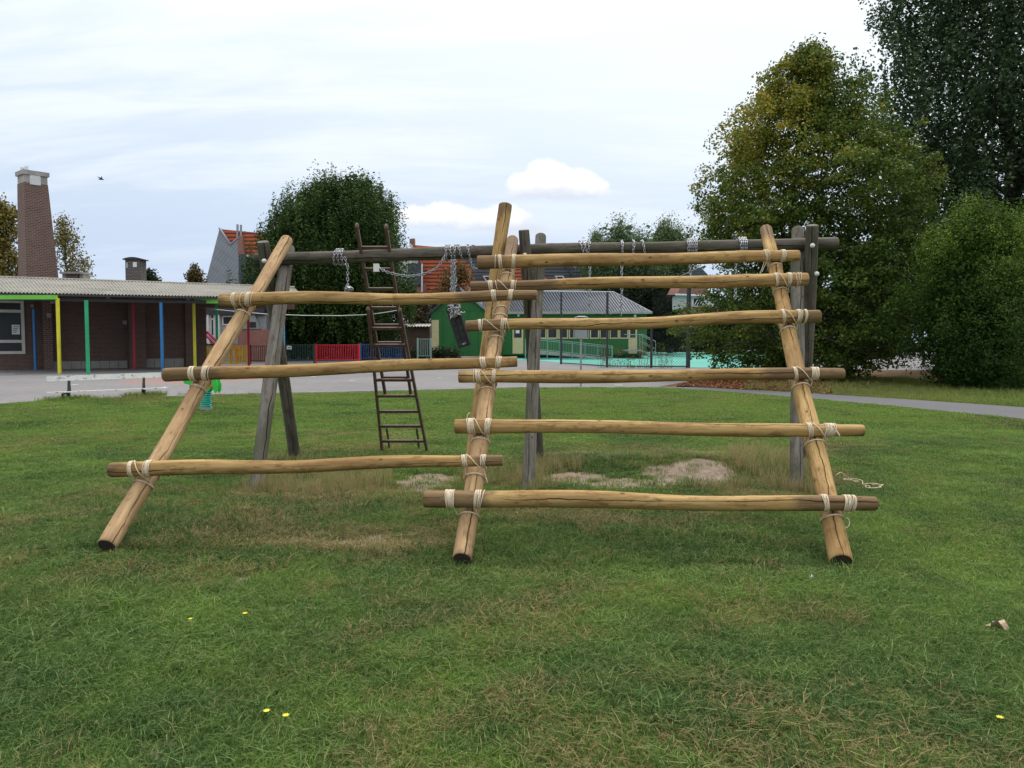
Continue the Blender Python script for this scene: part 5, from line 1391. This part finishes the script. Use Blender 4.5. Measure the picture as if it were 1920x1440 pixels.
def tree(name, label, cat, prof, Y, mat, n_cl, per, lsize, csize, seed, stretch=(1, 1, 1), lump=.16, shell=.42, tintf=None, tj=.22, droop=0., trunk=True, trunk_r=.25, limbs=26, group=None, depth=1.0, core=0, gaps=.02, grow=1.04, core_ls=2.2, core_r=.72, up=.5, bark=None, zmin=None, trunk_x=None, aspect=.62, foliage='crown'):
    rng = np.random.default_rng(seed)
    zz, cx, rr = interp_prof(prof, Y)
    w_ = rr+.15*rr.max()
    # choose heights with weight ~ radius
    zs_ = np.linspace(zz[0], zz[-1], 400); rs_ = np.interp(zs_, zz, rr); cdf = np.cumsum(rs_+.12*rs_.max()); cdf /= cdf[-1]
    z = np.interp(rng.random(n_cl), cdf, zs_); r = np.interp(z, zz, rr); c0 = np.interp(z, zz, cx)
    th = rng.random(n_cl)*2*np.pi
    lumpf = 1+lump*2*(fbm(th*1.6+seed, z*.55, 1.0, seed % 13, 3)-.5)*2
    f = 1-(1-rng.random(n_cl)**shell)
    gapn = fbm(th*2.6+seed*3, z*1.1, 1.0, (seed*7) % 31, 2)          # hollows between the boughs
    f = np.where((f > .6) & (gapn < .5-gaps), f*(.80+.1*rng.random(n_cl)), f)
    f = np.where(rng.random(n_cl) < .05, f*1.12, f)*grow
    rad_ = np.maximum(r*lumpf*f-csize*.35, 0)
    ctr = np.stack([c0+rad_*np.cos(th), Y+depth*rad_*np.sin(th), z+rng.normal(size=n_cl)*csize*.3], 1)
    if zmin is not None: ctr[:, 2] = np.maximum(ctr[:, 2], zmin)
    sz = csize*rng.uniform(.6, 1.3, n_cl)
    ct = rng.random(n_cl)*.5+.1
    if tintf: ct = tintf(ctr, ct, rng)
    V, q_, ti = leaves(ctr, sz, per, lsize, rng, stretch, ct, tj, droop, up=up, aspect=aspect)
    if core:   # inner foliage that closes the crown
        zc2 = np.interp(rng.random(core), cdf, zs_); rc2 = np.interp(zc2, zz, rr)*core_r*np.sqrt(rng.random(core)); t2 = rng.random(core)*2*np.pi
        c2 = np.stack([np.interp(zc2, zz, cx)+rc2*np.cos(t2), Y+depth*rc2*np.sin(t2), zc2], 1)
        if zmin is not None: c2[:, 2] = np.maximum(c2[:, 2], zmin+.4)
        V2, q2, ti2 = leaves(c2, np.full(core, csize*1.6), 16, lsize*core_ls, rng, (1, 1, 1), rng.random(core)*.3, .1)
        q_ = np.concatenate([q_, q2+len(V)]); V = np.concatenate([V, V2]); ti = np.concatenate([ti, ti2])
    if zmin is not None: V[:, 2] = np.maximum(V[:, 2], .02)
    base = (float(cx[0]) if trunk_x is None else trunk_x, Y, 0)
    root = thing(name, label, cat, base, group)
    npmesh(foliage, V, q_, mat, {'tint': ti}, root)
    if trunk:
        bk = bark or M['bark']
        top = zz[0]+(zz[-1]-zz[0])*.86; x1 = float(np.interp(top, zz, cx)); n_ = 9
        w = MB(); w.smooth = True
        pts = [Vector((base[0]+(x1-base[0])*k/n_+.12*math.sin(k*1.7+seed)*(k > 0), Y+.1*math.cos(k*2.1+seed), top*k/n_)) for k in range(n_+1)]
        w.tube(pts, [trunk_r*(1-.9*k/n_)*(1.35 if k == 0 else 1) for k in range(n_+1)], 10); w.build('trunk', bk, root)
        idx = rng.choice(n_cl, min(limbs, n_cl), replace=False)
        w = MB(); w.smooth = True
        for i_ in idx:
            t_ = Vector(ctr[i_]); zb = max(.12*top, t_.z-(.6+.5*math.hypot(t_.x-base[0], t_.y-Y))); zb = min(zb, top*.93); k = zb/top*n_; k0 = int(k); s0 = pts[k0].lerp(pts[min(k0+1, n_)], k-k0)
            mid = s0.lerp(t_, .5)+Vector((0, 0, .12*(t_-s0).length)); r0 = max(.02, trunk_r*(1-.9*k/n_)*.45)
            w.tube([s0, s0.lerp(mid, .5)+Vector((0, 0, .03)), mid, t_], [r0, r0*.75, r0*.5, r0*.15], 5)
        w.build('limbs', bk, root)
    return root

# big round hornbeam-like tree behind the fences
horn = [(352, 615, 708), (368, 560, 726), (392, 525, 740), (418, 500, 750), (450, 482, 760), (480, 470, 767), (520, 466, 769), (560, 466, 772), (590, 478, 770), (612, 505, 752), (635, 535, 725)]
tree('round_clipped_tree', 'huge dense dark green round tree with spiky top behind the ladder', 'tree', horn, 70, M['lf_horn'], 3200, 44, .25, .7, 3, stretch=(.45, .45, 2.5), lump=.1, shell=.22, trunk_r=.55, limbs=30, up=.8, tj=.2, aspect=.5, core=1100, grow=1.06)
# autumn tree and thin tree left
at1 = [(383, -20, 15), (400, -40, 28), (440, -60, 34), (480, -70, 36), (520, -80, 36), (545, -60, 30)]
def tint_aut(c, t, rng): return np.clip(t+.25*rng.random(len(t))*(c[:, 2] > 6), 0, 1)
tree('autumn_tree', 'yellow brown autumn tree cut off at the left edge behind the tall chimney', 'tree', at1, 75, M['lf_autumn'], 420, 40, .3, .9, 5, lump=.15, shell=.5, tintf=tint_aut, trunk_r=.35)
at2 = [(415, 100, 128), (440, 95, 150), (465, 92, 162), (490, 95, 176), (515, 100, 182), (540, 110, 160)]
tree('sparse_tree', 'thin leaved tree with bare twigs just right of the tall chimney', 'tree', at2, 68, M['lf_autumn'], 150, 22, .2, .7, 6, lump=.2, shell=.6, trunk_r=.22, limbs=75, tj=.15)
sm_ = [(511, 268, 290), (518, 262, 298), (535, 260, 302)]
tree('small_round_bush', 'dark bush showing over the roof right of the short chimney', 'bush', sm_, 75, M['lf_dark'], 60, 40, .22, .5, 8, trunk=False, zmin=None)
sm_ = [(506, 358, 372), (516, 353, 385), (540, 352, 390)]
tree('garden_tree', 'small dark tree left of the slate gable house', 'tree', sm_, 80, M['lf_reddish'], 60, 40, .25, .5, 9, trunk=False)
# foliage in front of the orange house
sm_ = [(500, 845, 878), (515, 832, 890), (535, 815, 893), (550, 800, 890), (575, 780, 850), (600, 765, 815)]
tree('reddish_shrub', 'loose reddish brown tree in front of the orange roof house', 'tree', sm_, 88, M['lf_reddish'], 170, 30, .28, .9, 10, trunk_r=.12, limbs=25, lump=.25, shell=.8)
sm_ = [(560, 760, 800), (580, 755, 810), (606, 752, 808), (618, 755, 806)]
tree('grey_green_shrub', 'dull olive shrub over the outbuilding roof left of the clubhouse', 'shrub', sm_, 86, M['lf_brown'], 150, 34, .25, .8, 12, trunk=False)
# willows
W1 = [(432, 1138, 1182), (444, 1116, 1208), (460, 1102, 1228), (480, 1095, 1240), (520, 1085, 1250), (560, 1120, 1250), (590, 1150, 1250)]
tree('willow_tree', 'bright green drooping willow above the clubhouse roof, left of two', 'tree', W1, 100, M['lf_willow'], 700, 42, .3, 1.15, 14, stretch=(.7, .7, 1.9), lump=.3, shell=.4, core=120, trunk_r=.3, aspect=.4)
W2 = [(426, 1236, 1266), (438, 1222, 1282), (460, 1212, 1300), (480, 1205, 1310), (520, 1200, 1315), (570, 1200, 1315)]
tree('willow_tree', 'pale green willow between the darker willow and the big yellowing tree', 'tree', W2, 108, M['lf_willow'], 600, 42, .32, 1.3, 15, stretch=(.7, .7, 1.9), lump=.3, shell=.4, core=120, trunk_r=.3, aspect=.4, tintf=lambda c, t, r: t+.25)
W3 = [(446, 1110, 1120), (456, 1105, 1130), (470, 1098, 1138), (500, 1096, 1140)]
tree('willow_tree', 'small willow crown left of the two larger willows', 'tree', W3, 104, M['lf_willow'], 160, 40, .3, 1.0, 16, stretch=(.8, .8, 1.5), trunk_r=.2, aspect=.4)
HD = [(520, 1150, 1290), (545, 1140, 1290), (580, 1140, 1285), (610, 1180, 1285), (640, 1200, 1285)]
tree('dark_evergreen', 'dark shaded evergreen mass behind the chain link fence', 'tree', HD, 95, M['lf_dark'], 420, 40, .34, 1.1, 17, trunk=False)
# hedge behind the court
def hedge(name, label, x0, x1, ytop, Y, mat, n_cl, per, ls, cs, seed, dep=1.5, cat='hedge'):
    rng = np.random.default_rng(seed); a_, b_ = at(x0, ytop, Y), at(x1, ytop, Y)
    c = np.stack([rng.uniform(a_.x, b_.x, n_cl), Y+rng.uniform(-dep, dep, n_cl), rng.random(n_cl)**.8*(a_.z-cs*.4)*(1+.0*rng.random(n_cl))], 1)
    c[:, 2] *= .85+.3*fbm(c[:, 0], c[:, 1]*0, .5, seed, 3)
    V, q_, ti = leaves(c, cs*rng.uniform(.6, 1.3, n_cl), per, ls, rng, (1, 1, 1.2), rng.random(n_cl)*.6, .2); V[:, 2] = np.maximum(V[:, 2], .02)
    o = npmesh(name, V, q_, mat, {'tint': ti}); tag(o, label, cat); return o
hedge('dry_hedge', 'tall brownish dry hedge along the far side of the teal court', 1205, 1345, 612, 118, M['lf_brown'], 500, 34, .35, 1.0, 21)
hedge('shade_hedge', 'dark hedge far behind the yellowing tree', 1330, 1660, 560, 100, M['lf_dark'], 900, 34, .45, 1.5, 22, 3)
hedge('dark_shrub_row', 'dark shrubs under the huge round tree', 480, 750, 632, 74, M['lf_dark'], 420, 34, .22, .8, 23)
hedge('far_hedge', 'dark hedge beyond the right end of the yard', 1560, 2500, 470, 92, M['lf_dark'], 1500, 30, .5, 1.5, 24, 3)
hedge('low_plants', 'low green plants at the foot of the grey railing beside the clubhouse', 755, 860, 655, 68, M['lf_dark'], 130, 34, .16, .45, 26, .8, 'plants')

# linden
lin = [(86, 1508, 1525), (105, 1480, 1556), (128, 1440, 1575), (160, 1418, 1605), (200, 1388, 1632), (250, 1372, 1665), (300, 1352, 1690), (350, 1340, 1705), (390, 1300, 1725), (430, 1300, 1748), (470, 1322, 1750), (520, 1340, 1752), (570, 1342, 1752), (620, 1345, 1735), (660, 1352, 1700), (700, 1380, 1590), (722, 1400, 1500)]
def tint_lin(c, t, rng):
    zz_ = c[:, 2]; y_ = np.clip((zz_-5)/5, 0, 1)*.52*(fbm(c[:, 0], zz_, .7, 3, 3)+.3)+.15*rng.random(len(t))
    left = np.clip((at(1560, 400, 33).x-c[:, 0])/3, 0, 1)
    return np.clip(t*.65+y_*(.45+.75*left), 0, .95)
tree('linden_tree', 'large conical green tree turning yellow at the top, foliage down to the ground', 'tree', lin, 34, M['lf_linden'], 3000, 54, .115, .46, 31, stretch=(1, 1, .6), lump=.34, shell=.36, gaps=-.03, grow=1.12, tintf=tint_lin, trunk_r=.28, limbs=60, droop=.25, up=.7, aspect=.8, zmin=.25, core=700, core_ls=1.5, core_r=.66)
# poplar
pop = [(-330, 1790, 1960), (-200, 1715, 2060), (-80, 1675, 2140), (0, 1655, 2180), (60, 1650, 2200), (100, 1648, 2210), (150, 1632, 2210), (210, 1636, 2210), (270, 1650, 2200), (330, 1665, 2190), (400, 1690, 2170), (480, 1690, 2150), (560, 1700, 2120), (620, 1720, 2080)]
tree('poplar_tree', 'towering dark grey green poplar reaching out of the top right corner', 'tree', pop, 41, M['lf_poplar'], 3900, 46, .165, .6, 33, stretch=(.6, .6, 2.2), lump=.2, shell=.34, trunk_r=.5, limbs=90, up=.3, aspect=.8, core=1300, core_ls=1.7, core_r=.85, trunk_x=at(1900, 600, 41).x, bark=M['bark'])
# bush on the right
bu = [(380, 1805, 1850), (398, 1775, 1875), (430, 1750, 1900), (470, 1728, 1930), (520, 1712, 1945), (570, 1705, 1950), (620, 1708, 1950), (670, 1722, 1945), (710, 1745, 1930), (738, 1780, 1900)]
bu2 = [(362, 1960, 2010), (385, 1915, 2060), (420, 1885, 2100), (480, 1865, 2140), (560, 1860, 2160), (650, 1870, 2150), (720, 1890, 2120), (742, 1920, 2080)]
def tint_bu(c, t, rng): return np.clip(t*.6+np.clip((c[:, 2]-2.5)/4, -.3, .5), 0, .9)
tree('leafy_bush', 'second green bush cut off by the right edge behind the first', 'bush', bu2, 28.5, M['lf_bush'], 1300, 46, .08, .38, 36, lump=.35, shell=.3, gaps=.03, tintf=lambda c, t, r: tint_bu(c, t, r), trunk_r=.12, limbs=30, core=380, zmin=.12, aspect=.6)
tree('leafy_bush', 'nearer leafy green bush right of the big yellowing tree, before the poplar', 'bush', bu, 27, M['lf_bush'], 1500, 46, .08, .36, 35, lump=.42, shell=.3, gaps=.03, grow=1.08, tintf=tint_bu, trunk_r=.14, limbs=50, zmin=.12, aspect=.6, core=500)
# weeds along the mesh fence
def weeds(label, x, y, h, n, seed, name='dry_weed'):
    rng = random.Random(seed); p = gr(x, y); root = thing(name, label, 'weed', tuple(p), 'dry weeds along the mesh fence'); w = MB()
    for k in range(n):
        a = rng.uniform(0, 6.28); b_ = Vector((p.x+rng.uniform(-.35, .35), p.y+rng.uniform(-.2, .2), 0)); hh = h*rng.uniform(.5, 1); tp = b_+Vector((math.cos(a)*.3*hh*.5, math.sin(a)*.2, hh))
        w.tube([b_, b_.lerp(tp, .5)+Vector((.02, 0, .05)), tp], [.007, .006, .003], 4)
    w.build('stems', M['twig'], root)
    rn = np.random.default_rng(seed); c = np.stack([rn.uniform(-.4, .4, 26)+p.x, rn.uniform(-.2, .2, 26)+p.y, rn.random(26)*h], 1)
    V, q_, ti = leaves(c, np.full(26, .12), 8, .07, rn, (1, 1, 1.6), rn.random(26), .2); V[:, 2] = np.maximum(V[:, 2], .02); npmesh('leaves', V, q_, M['lf_reddish'] if seed % 2 else M['lf_horn'], {'tint': ti}, root)
for k, (x, y, h, l) in enumerate(((1132, 690, 2.2, 'tallest rust coloured weed beside the second fence post'), (1153, 690, 1.2, 'low weed right of the second fence post'), (1180, 691, .8, 'small weed in the middle of the mesh fence'), (1206, 691, 1.6, 'dark thin weed left of the third fence post'), (1233, 691, 1.6, 'pale thin weed right of the third fence post'), (1250, 691, 1.0, 'bushy low weed between third and last fence post'))):
    weeds(l, x, y, h, 12, 60+k)
# low branch tip of the linden is part of the crown; ivy and nettles at the verge
rngv = np.random.default_rng(77)
def ground_leaves(name, label, region, n, ls, mat, seed, cat, zmax=.02, tintr=(0, 1), kind='stuff'):
    rng = np.random.default_rng(seed); xs_, ys_ = region(rng, n)
    c = np.stack([xs_, ys_, rng.random(len(xs_))*zmax+.03], 1)
    V, q_, ti = leaves(c, np.full(len(c), .02), 1, ls, rng, (1, 1, .3), rng.uniform(*tintr, len(c)), .1, up=2.2)
    o = npmesh(name, V, q_, mat, {'tint': ti}); tag(o, label, cat); o['kind'] = kind; return o
def reg_litter(rng, n):
    px = rng.uniform(1270, 1560, n); f = rng.random(n); up = np.interp(px, [1270, 1300, 1400, 1560], [724, 713, 703, 705]); lo = np.interp(px, [x for x, y in PUP], [y for x, y in PUP])-1
    py = lo+(up-lo)*f; pts = [gr(a, b_) for a, b_ in zip(px, py)]; return np.array([p.x for p in pts]), np.array([p.y for p in pts])
ground_leaves('fallen_leaves', 'russet fallen leaves carpeting the ground under the yellowing tree', reg_litter, 9000, .10, leafmat('russet_leaf', (.10, .035, .018), (.24, .085, .035), (.3, .17, .07), .1), 91, 'leaf litter')

# ---------------------------------------------------------------- lawn grass
bm_, t, b = newmat('grass_blade')
dryA = fattr(t, 'dry', 'INSTANCER'); tn = fattr(t, 'tone', 'INSTANCER'); rb = fattr(t, 'rnd')
gg = t.nodes.new('ShaderNodeNewGeometry')
lush = mixc(t, tn, (.040, .102, .026), (.158, .262, .040))
lush = mixc(t, mth(t, 'MULTIPLY', mth(t, 'POWER', rb, 2.0), .85), lush, (.22, .30, .10))
strw = mixc(t, rb, (.48, .39, .21), (.27, .215, .09))
f = sstep(t, mth(t, 'ADD', mth(t, 'MULTIPLY', dryA, .95), mth(t, 'MULTIPLY', mth(t, 'SUBTRACT', rb, .5), .95)), .30, .72)
col = mixc(t, f, lush, strw)
t.links.new(col, b.inputs['Base Color']); b.inputs['Roughness'].default_value = .7; b.inputs['Specular IOR Level'].default_value = .1
tr = t.nodes.new('ShaderNodeBsdfTranslucent'); t.links.new(col, tr.inputs[0]); mx = t.nodes.new('ShaderNodeMixShader'); mx.inputs[0].default_value = .3
t.links.new(b.outputs[0], mx.inputs[1]); t.links.new(tr.outputs[0], mx.inputs[2]); t.links.new(mx.outputs[0], t.nodes['Material Output'].inputs[0])

def tuft(name, n, spread, h0, h1, wd, lean, seed, bias=0.):
    rng = random.Random(seed); V = []; F_ = []; RA = []
    for k in range(n):
        a = rng.uniform(0, 6.28); r_ = spread*math.sqrt(rng.random()); bx, by = r_*math.cos(a), r_*math.sin(a)
        h = rng.uniform(h0, h1); th = rng.uniform(0, 6.28); ln2 = lean*rng.uniform(.3, 1.3)*h; dx, dy = math.cos(th)*ln2+bias*h, math.sin(th)*ln2
        wa = rng.uniform(0, 3.14); wx, wy = math.cos(wa)*wd*rng.uniform(.6, 1.2), 0; wy = math.sin(wa)*wd
        i = len(V); m = rng.uniform(.25, .45)
        V += [(bx-wx, by-wy, -.01), (bx+wx, by+wy, -.01), (bx+dx*m-wx*.8, by+dy*m-wy*.8, h*.62), (bx+dx*m+wx*.8, by+dy*m+wy*.8, h*.62), (bx+dx, by+dy, h*(1-.25*min(1, lean)))]
        F_ += [(i, i+1, i+3, i+2), (i+2, i+3, i+4)]; rv = rng.random(); RA += [rv, rv]
    me = bpy.data.meshes.new(name); me.from_pydata(V, [], F_); me.materials.append(bm_)
    at_ = me.attributes.new('rnd', 'FLOAT', 'FACE'); at_.data.foreach_set('value', RA)
    return bpy.data.objects.new(name, me)
tcol = bpy.data.collections.new('grass_tufts')
def rosette(name, n, seed):
    rng = random.Random(seed); V = []; F_ = []; RA = []
    for k in range(n):
        a = 6.283*k/n+rng.uniform(-.3, .3); L_ = rng.uniform(.05, .1); d = (math.cos(a), math.sin(a)); s_ = (-d[1], d[0]); w_ = rng.uniform(.008, .014); e = rng.uniform(.015, .04); i = len(V)
        for f_, ww, zz_ in ((.1, .3, .03), (.45, 1, .03+e), (.8, .9, .03+e*.9), (1, .1, .025)):
            V += [(d[0]*L_*f_-s_[0]*w_*ww, d[1]*L_*f_-s_[1]*w_*ww, zz_), (d[0]*L_*f_+s_[0]*w_*ww, d[1]*L_*f_+s_[1]*w_*ww, zz_)]
        for j in range(3): F_.append((i+2*j, i+2*j+1, i+2*j+3, i+2*j+2)); RA.append(.35*rng.random())
    me = bpy.data.meshes.new(name); me.from_pydata(V, [], F_); me.materials.append(bm_)
    at_ = me.attributes.new('rnd', 'FLOAT', 'FACE'); at_.data.foreach_set('value', RA)
    return bpy.data.objects.new(name, me)
specs = [('a0', 26, .06, .03, .065, .0016, .9, 1), ('a1', 26, .06, .025, .05, .0018, 1.4, 2), ('a2', 22, .05, .04, .085, .0017, 1.1, 3), ('a3', 16, .035, .035, .07, .0028, 1.2, 4),
         ('b0', 26, .09, .03, .055, .0032, 1.0, 5), ('b1', 26, .09, .025, .06, .0034, 1.2, 6),
         ('c0', 24, .13, .03, .055, .0065, .9, 7), ('c1', 24, .13, .03, .06, .006, 1.1, 8),
         ('d0', 20, .07, .14, .34, .0022, .5, 9), ('d1', 16, .06, .10, .26, .0024, .8, 10), ('d2', 14, .08, .08, .2, .004, .7, 11)]
for (n_, *a) in specs: tcol.objects.link(tuft(n_, *a))
tcol.objects.link(rosette('e0', 7, 21)); tcol.objects.link(rosette('e1', 10, 22))
rg = np.random.default_rng(2024)
def scatter(y0, y1, dens, kinds, slo, shi, bare_ok=.0):
    xm = .72*y1+1.5; n = int(dens*(y1-y0)*2*xm); x = rg.uniform(-xm, xm, n); y = rg.uniform(y0, y1, n)
    k = (np.abs(x) < .70*y+1.3); x, y = x[k], y[k]
    k = y < edgeY(x, y)-.05-.25*vnoise(x, y, 3, 2)*(y > 12); x, y = x[k], y[k]
    bz = bare(x, y); k = rg.random(len(x)) > bz**.8*.92; x, y = x[k], y[k]
    return x, y, rg.choice(kinds, len(x)), rg.uniform(slo, shi, len(x))*(.75+.6*fbm(x, y, 1.1, 13, 3))
parts_ = [scatter(2.2, 5.2, 1150, [0, 1, 2, 3, 0, 1], .8, 1.35), scatter(5.2, 9, 650, [0, 1, 2, 4, 5, 4, 5], .8, 1.3), scatter(9, 14, 360, [4, 5, 5], .8, 1.25), scatter(14, 28, 130, [6, 7], .8, 1.2)]
# longer tufts here and there in the near lawn
x, y, k_, s_ = scatter(2.3, 8, 60, [2, 3], 1.2, 1.9); m_ = fbm(x, y, 1.6, 51, 3) > .53; parts_.append((x[m_], y[m_], k_[m_], s_[m_]))
x, y, k_, s_ = scatter(2.3, 8.5, 30, [11, 12], .28, .62); m_ = fbm(x, y, 1.1, 87, 3) > .5; parts_.append((x[m_], y[m_], k_[m_], s_[m_]))
x, y, k_, s_ = scatter(2.3, 9, 55, [8, 9, 10], .18, .42); m_ = fbm(x, y, 1.4, 95, 3) > .5; parts_.append((x[m_], y[m_], k_[m_], s_[m_]))
# tall dry grass round the swing legs and sand hollows
def ring_grass(px, py, wx, wy, n, kinds, s0, s1):
    c = gr(px, py); rx = wx/F*c.y; ry = (gr(px, py-wy).y-gr(px, py+wy).y)/2
    a = rg.uniform(0, 2*np.pi, n); r_ = np.sqrt(rg.random(n)); x = c.x+rx*r_*np.cos(a); y = c.y+ry*r_*np.sin(a); k = (bare(x, y) < .45); x, y = x[k], y[k]
    parts_.append((x, y, rg.choice(kinds, len(x)), rg.uniform(s0, s1, len(x))))
for a in ((590, 912, 110, 20, 150, [8, 9, 9], .5, 1.0), (680, 905, 60, 20, 110, [8, 8, 9], .6, 1.1), (485, 915, 40, 12, 60, [8, 9], .4, .8), (640, 935, 120, 14, 80, [9], .35, .7), (1000, 905, 50, 20, 110, [8, 9], .5, 1.0), (1030, 880, 60, 16, 90, [8, 9], .5, .9),
          (1445, 880, 65, 28, 240, [8, 8, 9], .6, 1.15), (1490, 915, 60, 16, 150, [8, 9], .5, 1.0), (1340, 915, 70, 9, 150, [9, 9, 8], .4, .8), (1180, 870, 160, 14, 140, [9], .3, .7), (900, 905, 60, 16, 80, [8, 9], .4, .8), (1550, 905, 40, 12, 60, [8, 9], .4, .7),
          (560, 862, 60, 8, 60, [9], .4, .8), (800, 905, 10, 3, 14, [9], .3, .5), (1110, 912, 20, 3, 24, [9], .4, .6), (760, 955, 300, 20, 120, [9], .3, .6), (1300, 960, 300, 30, 140, [9], .25, .5)): ring_grass(*a)
# longer growth at the bench feet and lawn edge
for a in ((195, 752, 125, 4, 600, [10, 7], .6, 1.15), (272, 747, 32, 4, 170, [10], .9, 1.5), (135, 750, 25, 3, 60, [10], .8, 1.2), (1100, 731, 120, 2.0, 120, [10], .5, .9), (520, 741, 200, 2, 160, [10], .4, .8)): ring_grass(*a)
x, y, k_, s_ = (np.concatenate([p[i] for p in parts_]) for i in range(4))
# verge beyond the path
n = 9000; px = rg.uniform(1400, 2150, n); f = rg.random(n); lo = np.interp(px, [q0[0] for q0 in PUP], [q0[1] for q0 in PUP])-1.0; hi = np.interp(px, [1400, 1560, 1700, 1900, 2150], [712, 706, 708, 735, 745])
pts = [gr(a, b_) for a, b_ in zip(px, lo+(hi-lo)*f)]; vx = np.array([p.x for p in pts]); vy = np.array([p.y for p in pts])
dz = np.concatenate([dryness(x, y), np.clip(.75-.55*np.interp(px, [1500, 1900], [0, 1])+.3*(fbm(vx, vy, .5, 5, 3)-.5), 0, 1)])
x = np.concatenate([x, vx]); y = np.concatenate([y, vy]); k_ = np.concatenate([k_, rg.choice([6, 10], n, p=[.8, .2])]); s_ = np.concatenate([s_, rg.uniform(.7, 1.4, n)])
dz = np.where(k_ >= 11, 0, dz); tall = (k_ >= 8) & (k_ <= 9); dz = np.where(tall, np.clip(dz*.4+rg.uniform(.35, 1.0, len(dz)), 0, 1), dz)
tone = np.clip(.18+.035*y+(fbm(x, y, .8, 61, 4)-.5)*1.7+(fbm(x, y, 3.5, 71, 3)-.5)*1.1+rg.normal(size=len(x))*.2, 0, 1)
dz = np.clip(dz*np.where(y < 6, .8, np.where(y > 13, .75, 1)), 0, 1)
n = len(x); print('tufts', n)
pm_ = bpy.data.meshes.new('lawn_grass'); pm_.vertices.add(n); pm_.vertices.foreach_set('co', np.stack([x, y, height(x, y)], 1).astype(np.float32).ravel())
for nm_, vals in (('dry', dz), ('tone', tone), ('scl', s_), ('rz', rg.uniform(0, 6.283, n))):
    a_ = pm_.attributes.new(nm_, 'FLOAT', 'POINT'); a_.data.foreach_set('value', vals.astype(np.float32))
a_ = pm_.attributes.new('pick', 'INT', 'POINT'); a_.data.foreach_set('value', k_.astype(np.int32))
lawn = bpy.data.objects.new('lawn_grass', pm_); COL.objects.link(lawn)
lawn['kind'] = 'stuff'; lawn['label'] = 'short mixed green and straw lawn grass around the climbing frame'; lawn['category'] = 'grass'
ng = bpy.data.node_groups.new('grass_scatter', 'GeometryNodeTree')
ng.interface.new_socket('Geometry', in_out='INPUT', socket_type='NodeSocketGeometry'); ng.interface.new_socket('Geometry', in_out='OUTPUT', socket_type='NodeSocketGeometry')
gi = ng.nodes.new('NodeGroupInput'); go = ng.nodes.new('NodeGroupOutput')
ci = ng.nodes.new('GeometryNodeCollectionInfo'); ci.inputs['Collection'].default_value = tcol; ci.inputs['Separate Children'].default_value = True; ci.inputs['Reset Children'].default_value = True
ip = ng.nodes.new('GeometryNodeInstanceOnPoints'); ip.inputs['Pick Instance'].default_value = True
def na(nm_, typ):
    a = ng.nodes.new('GeometryNodeInputNamedAttribute'); a.data_type = typ; a.inputs['Name'].default_value = nm_; return a.outputs['Attribute']
cx_ = ng.nodes.new('ShaderNodeCombineXYZ'); ng.links.new(na('rz', 'FLOAT'), cx_.inputs[2])
ng.links.new(gi.outputs[0], ip.inputs['Points']); ng.links.new(ci.outputs[0], ip.inputs['Instance']); ng.links.new(na('pick', 'INT'), ip.inputs['Instance Index'])
ng.links.new(cx_.outputs[0], ip.inputs['Rotation']); ng.links.new(na('scl', 'FLOAT'), ip.inputs['Scale']); ng.links.new(ip.outputs[0], go.inputs[0])
lawn.modifiers.new('scatter', 'NODES').node_group = ng
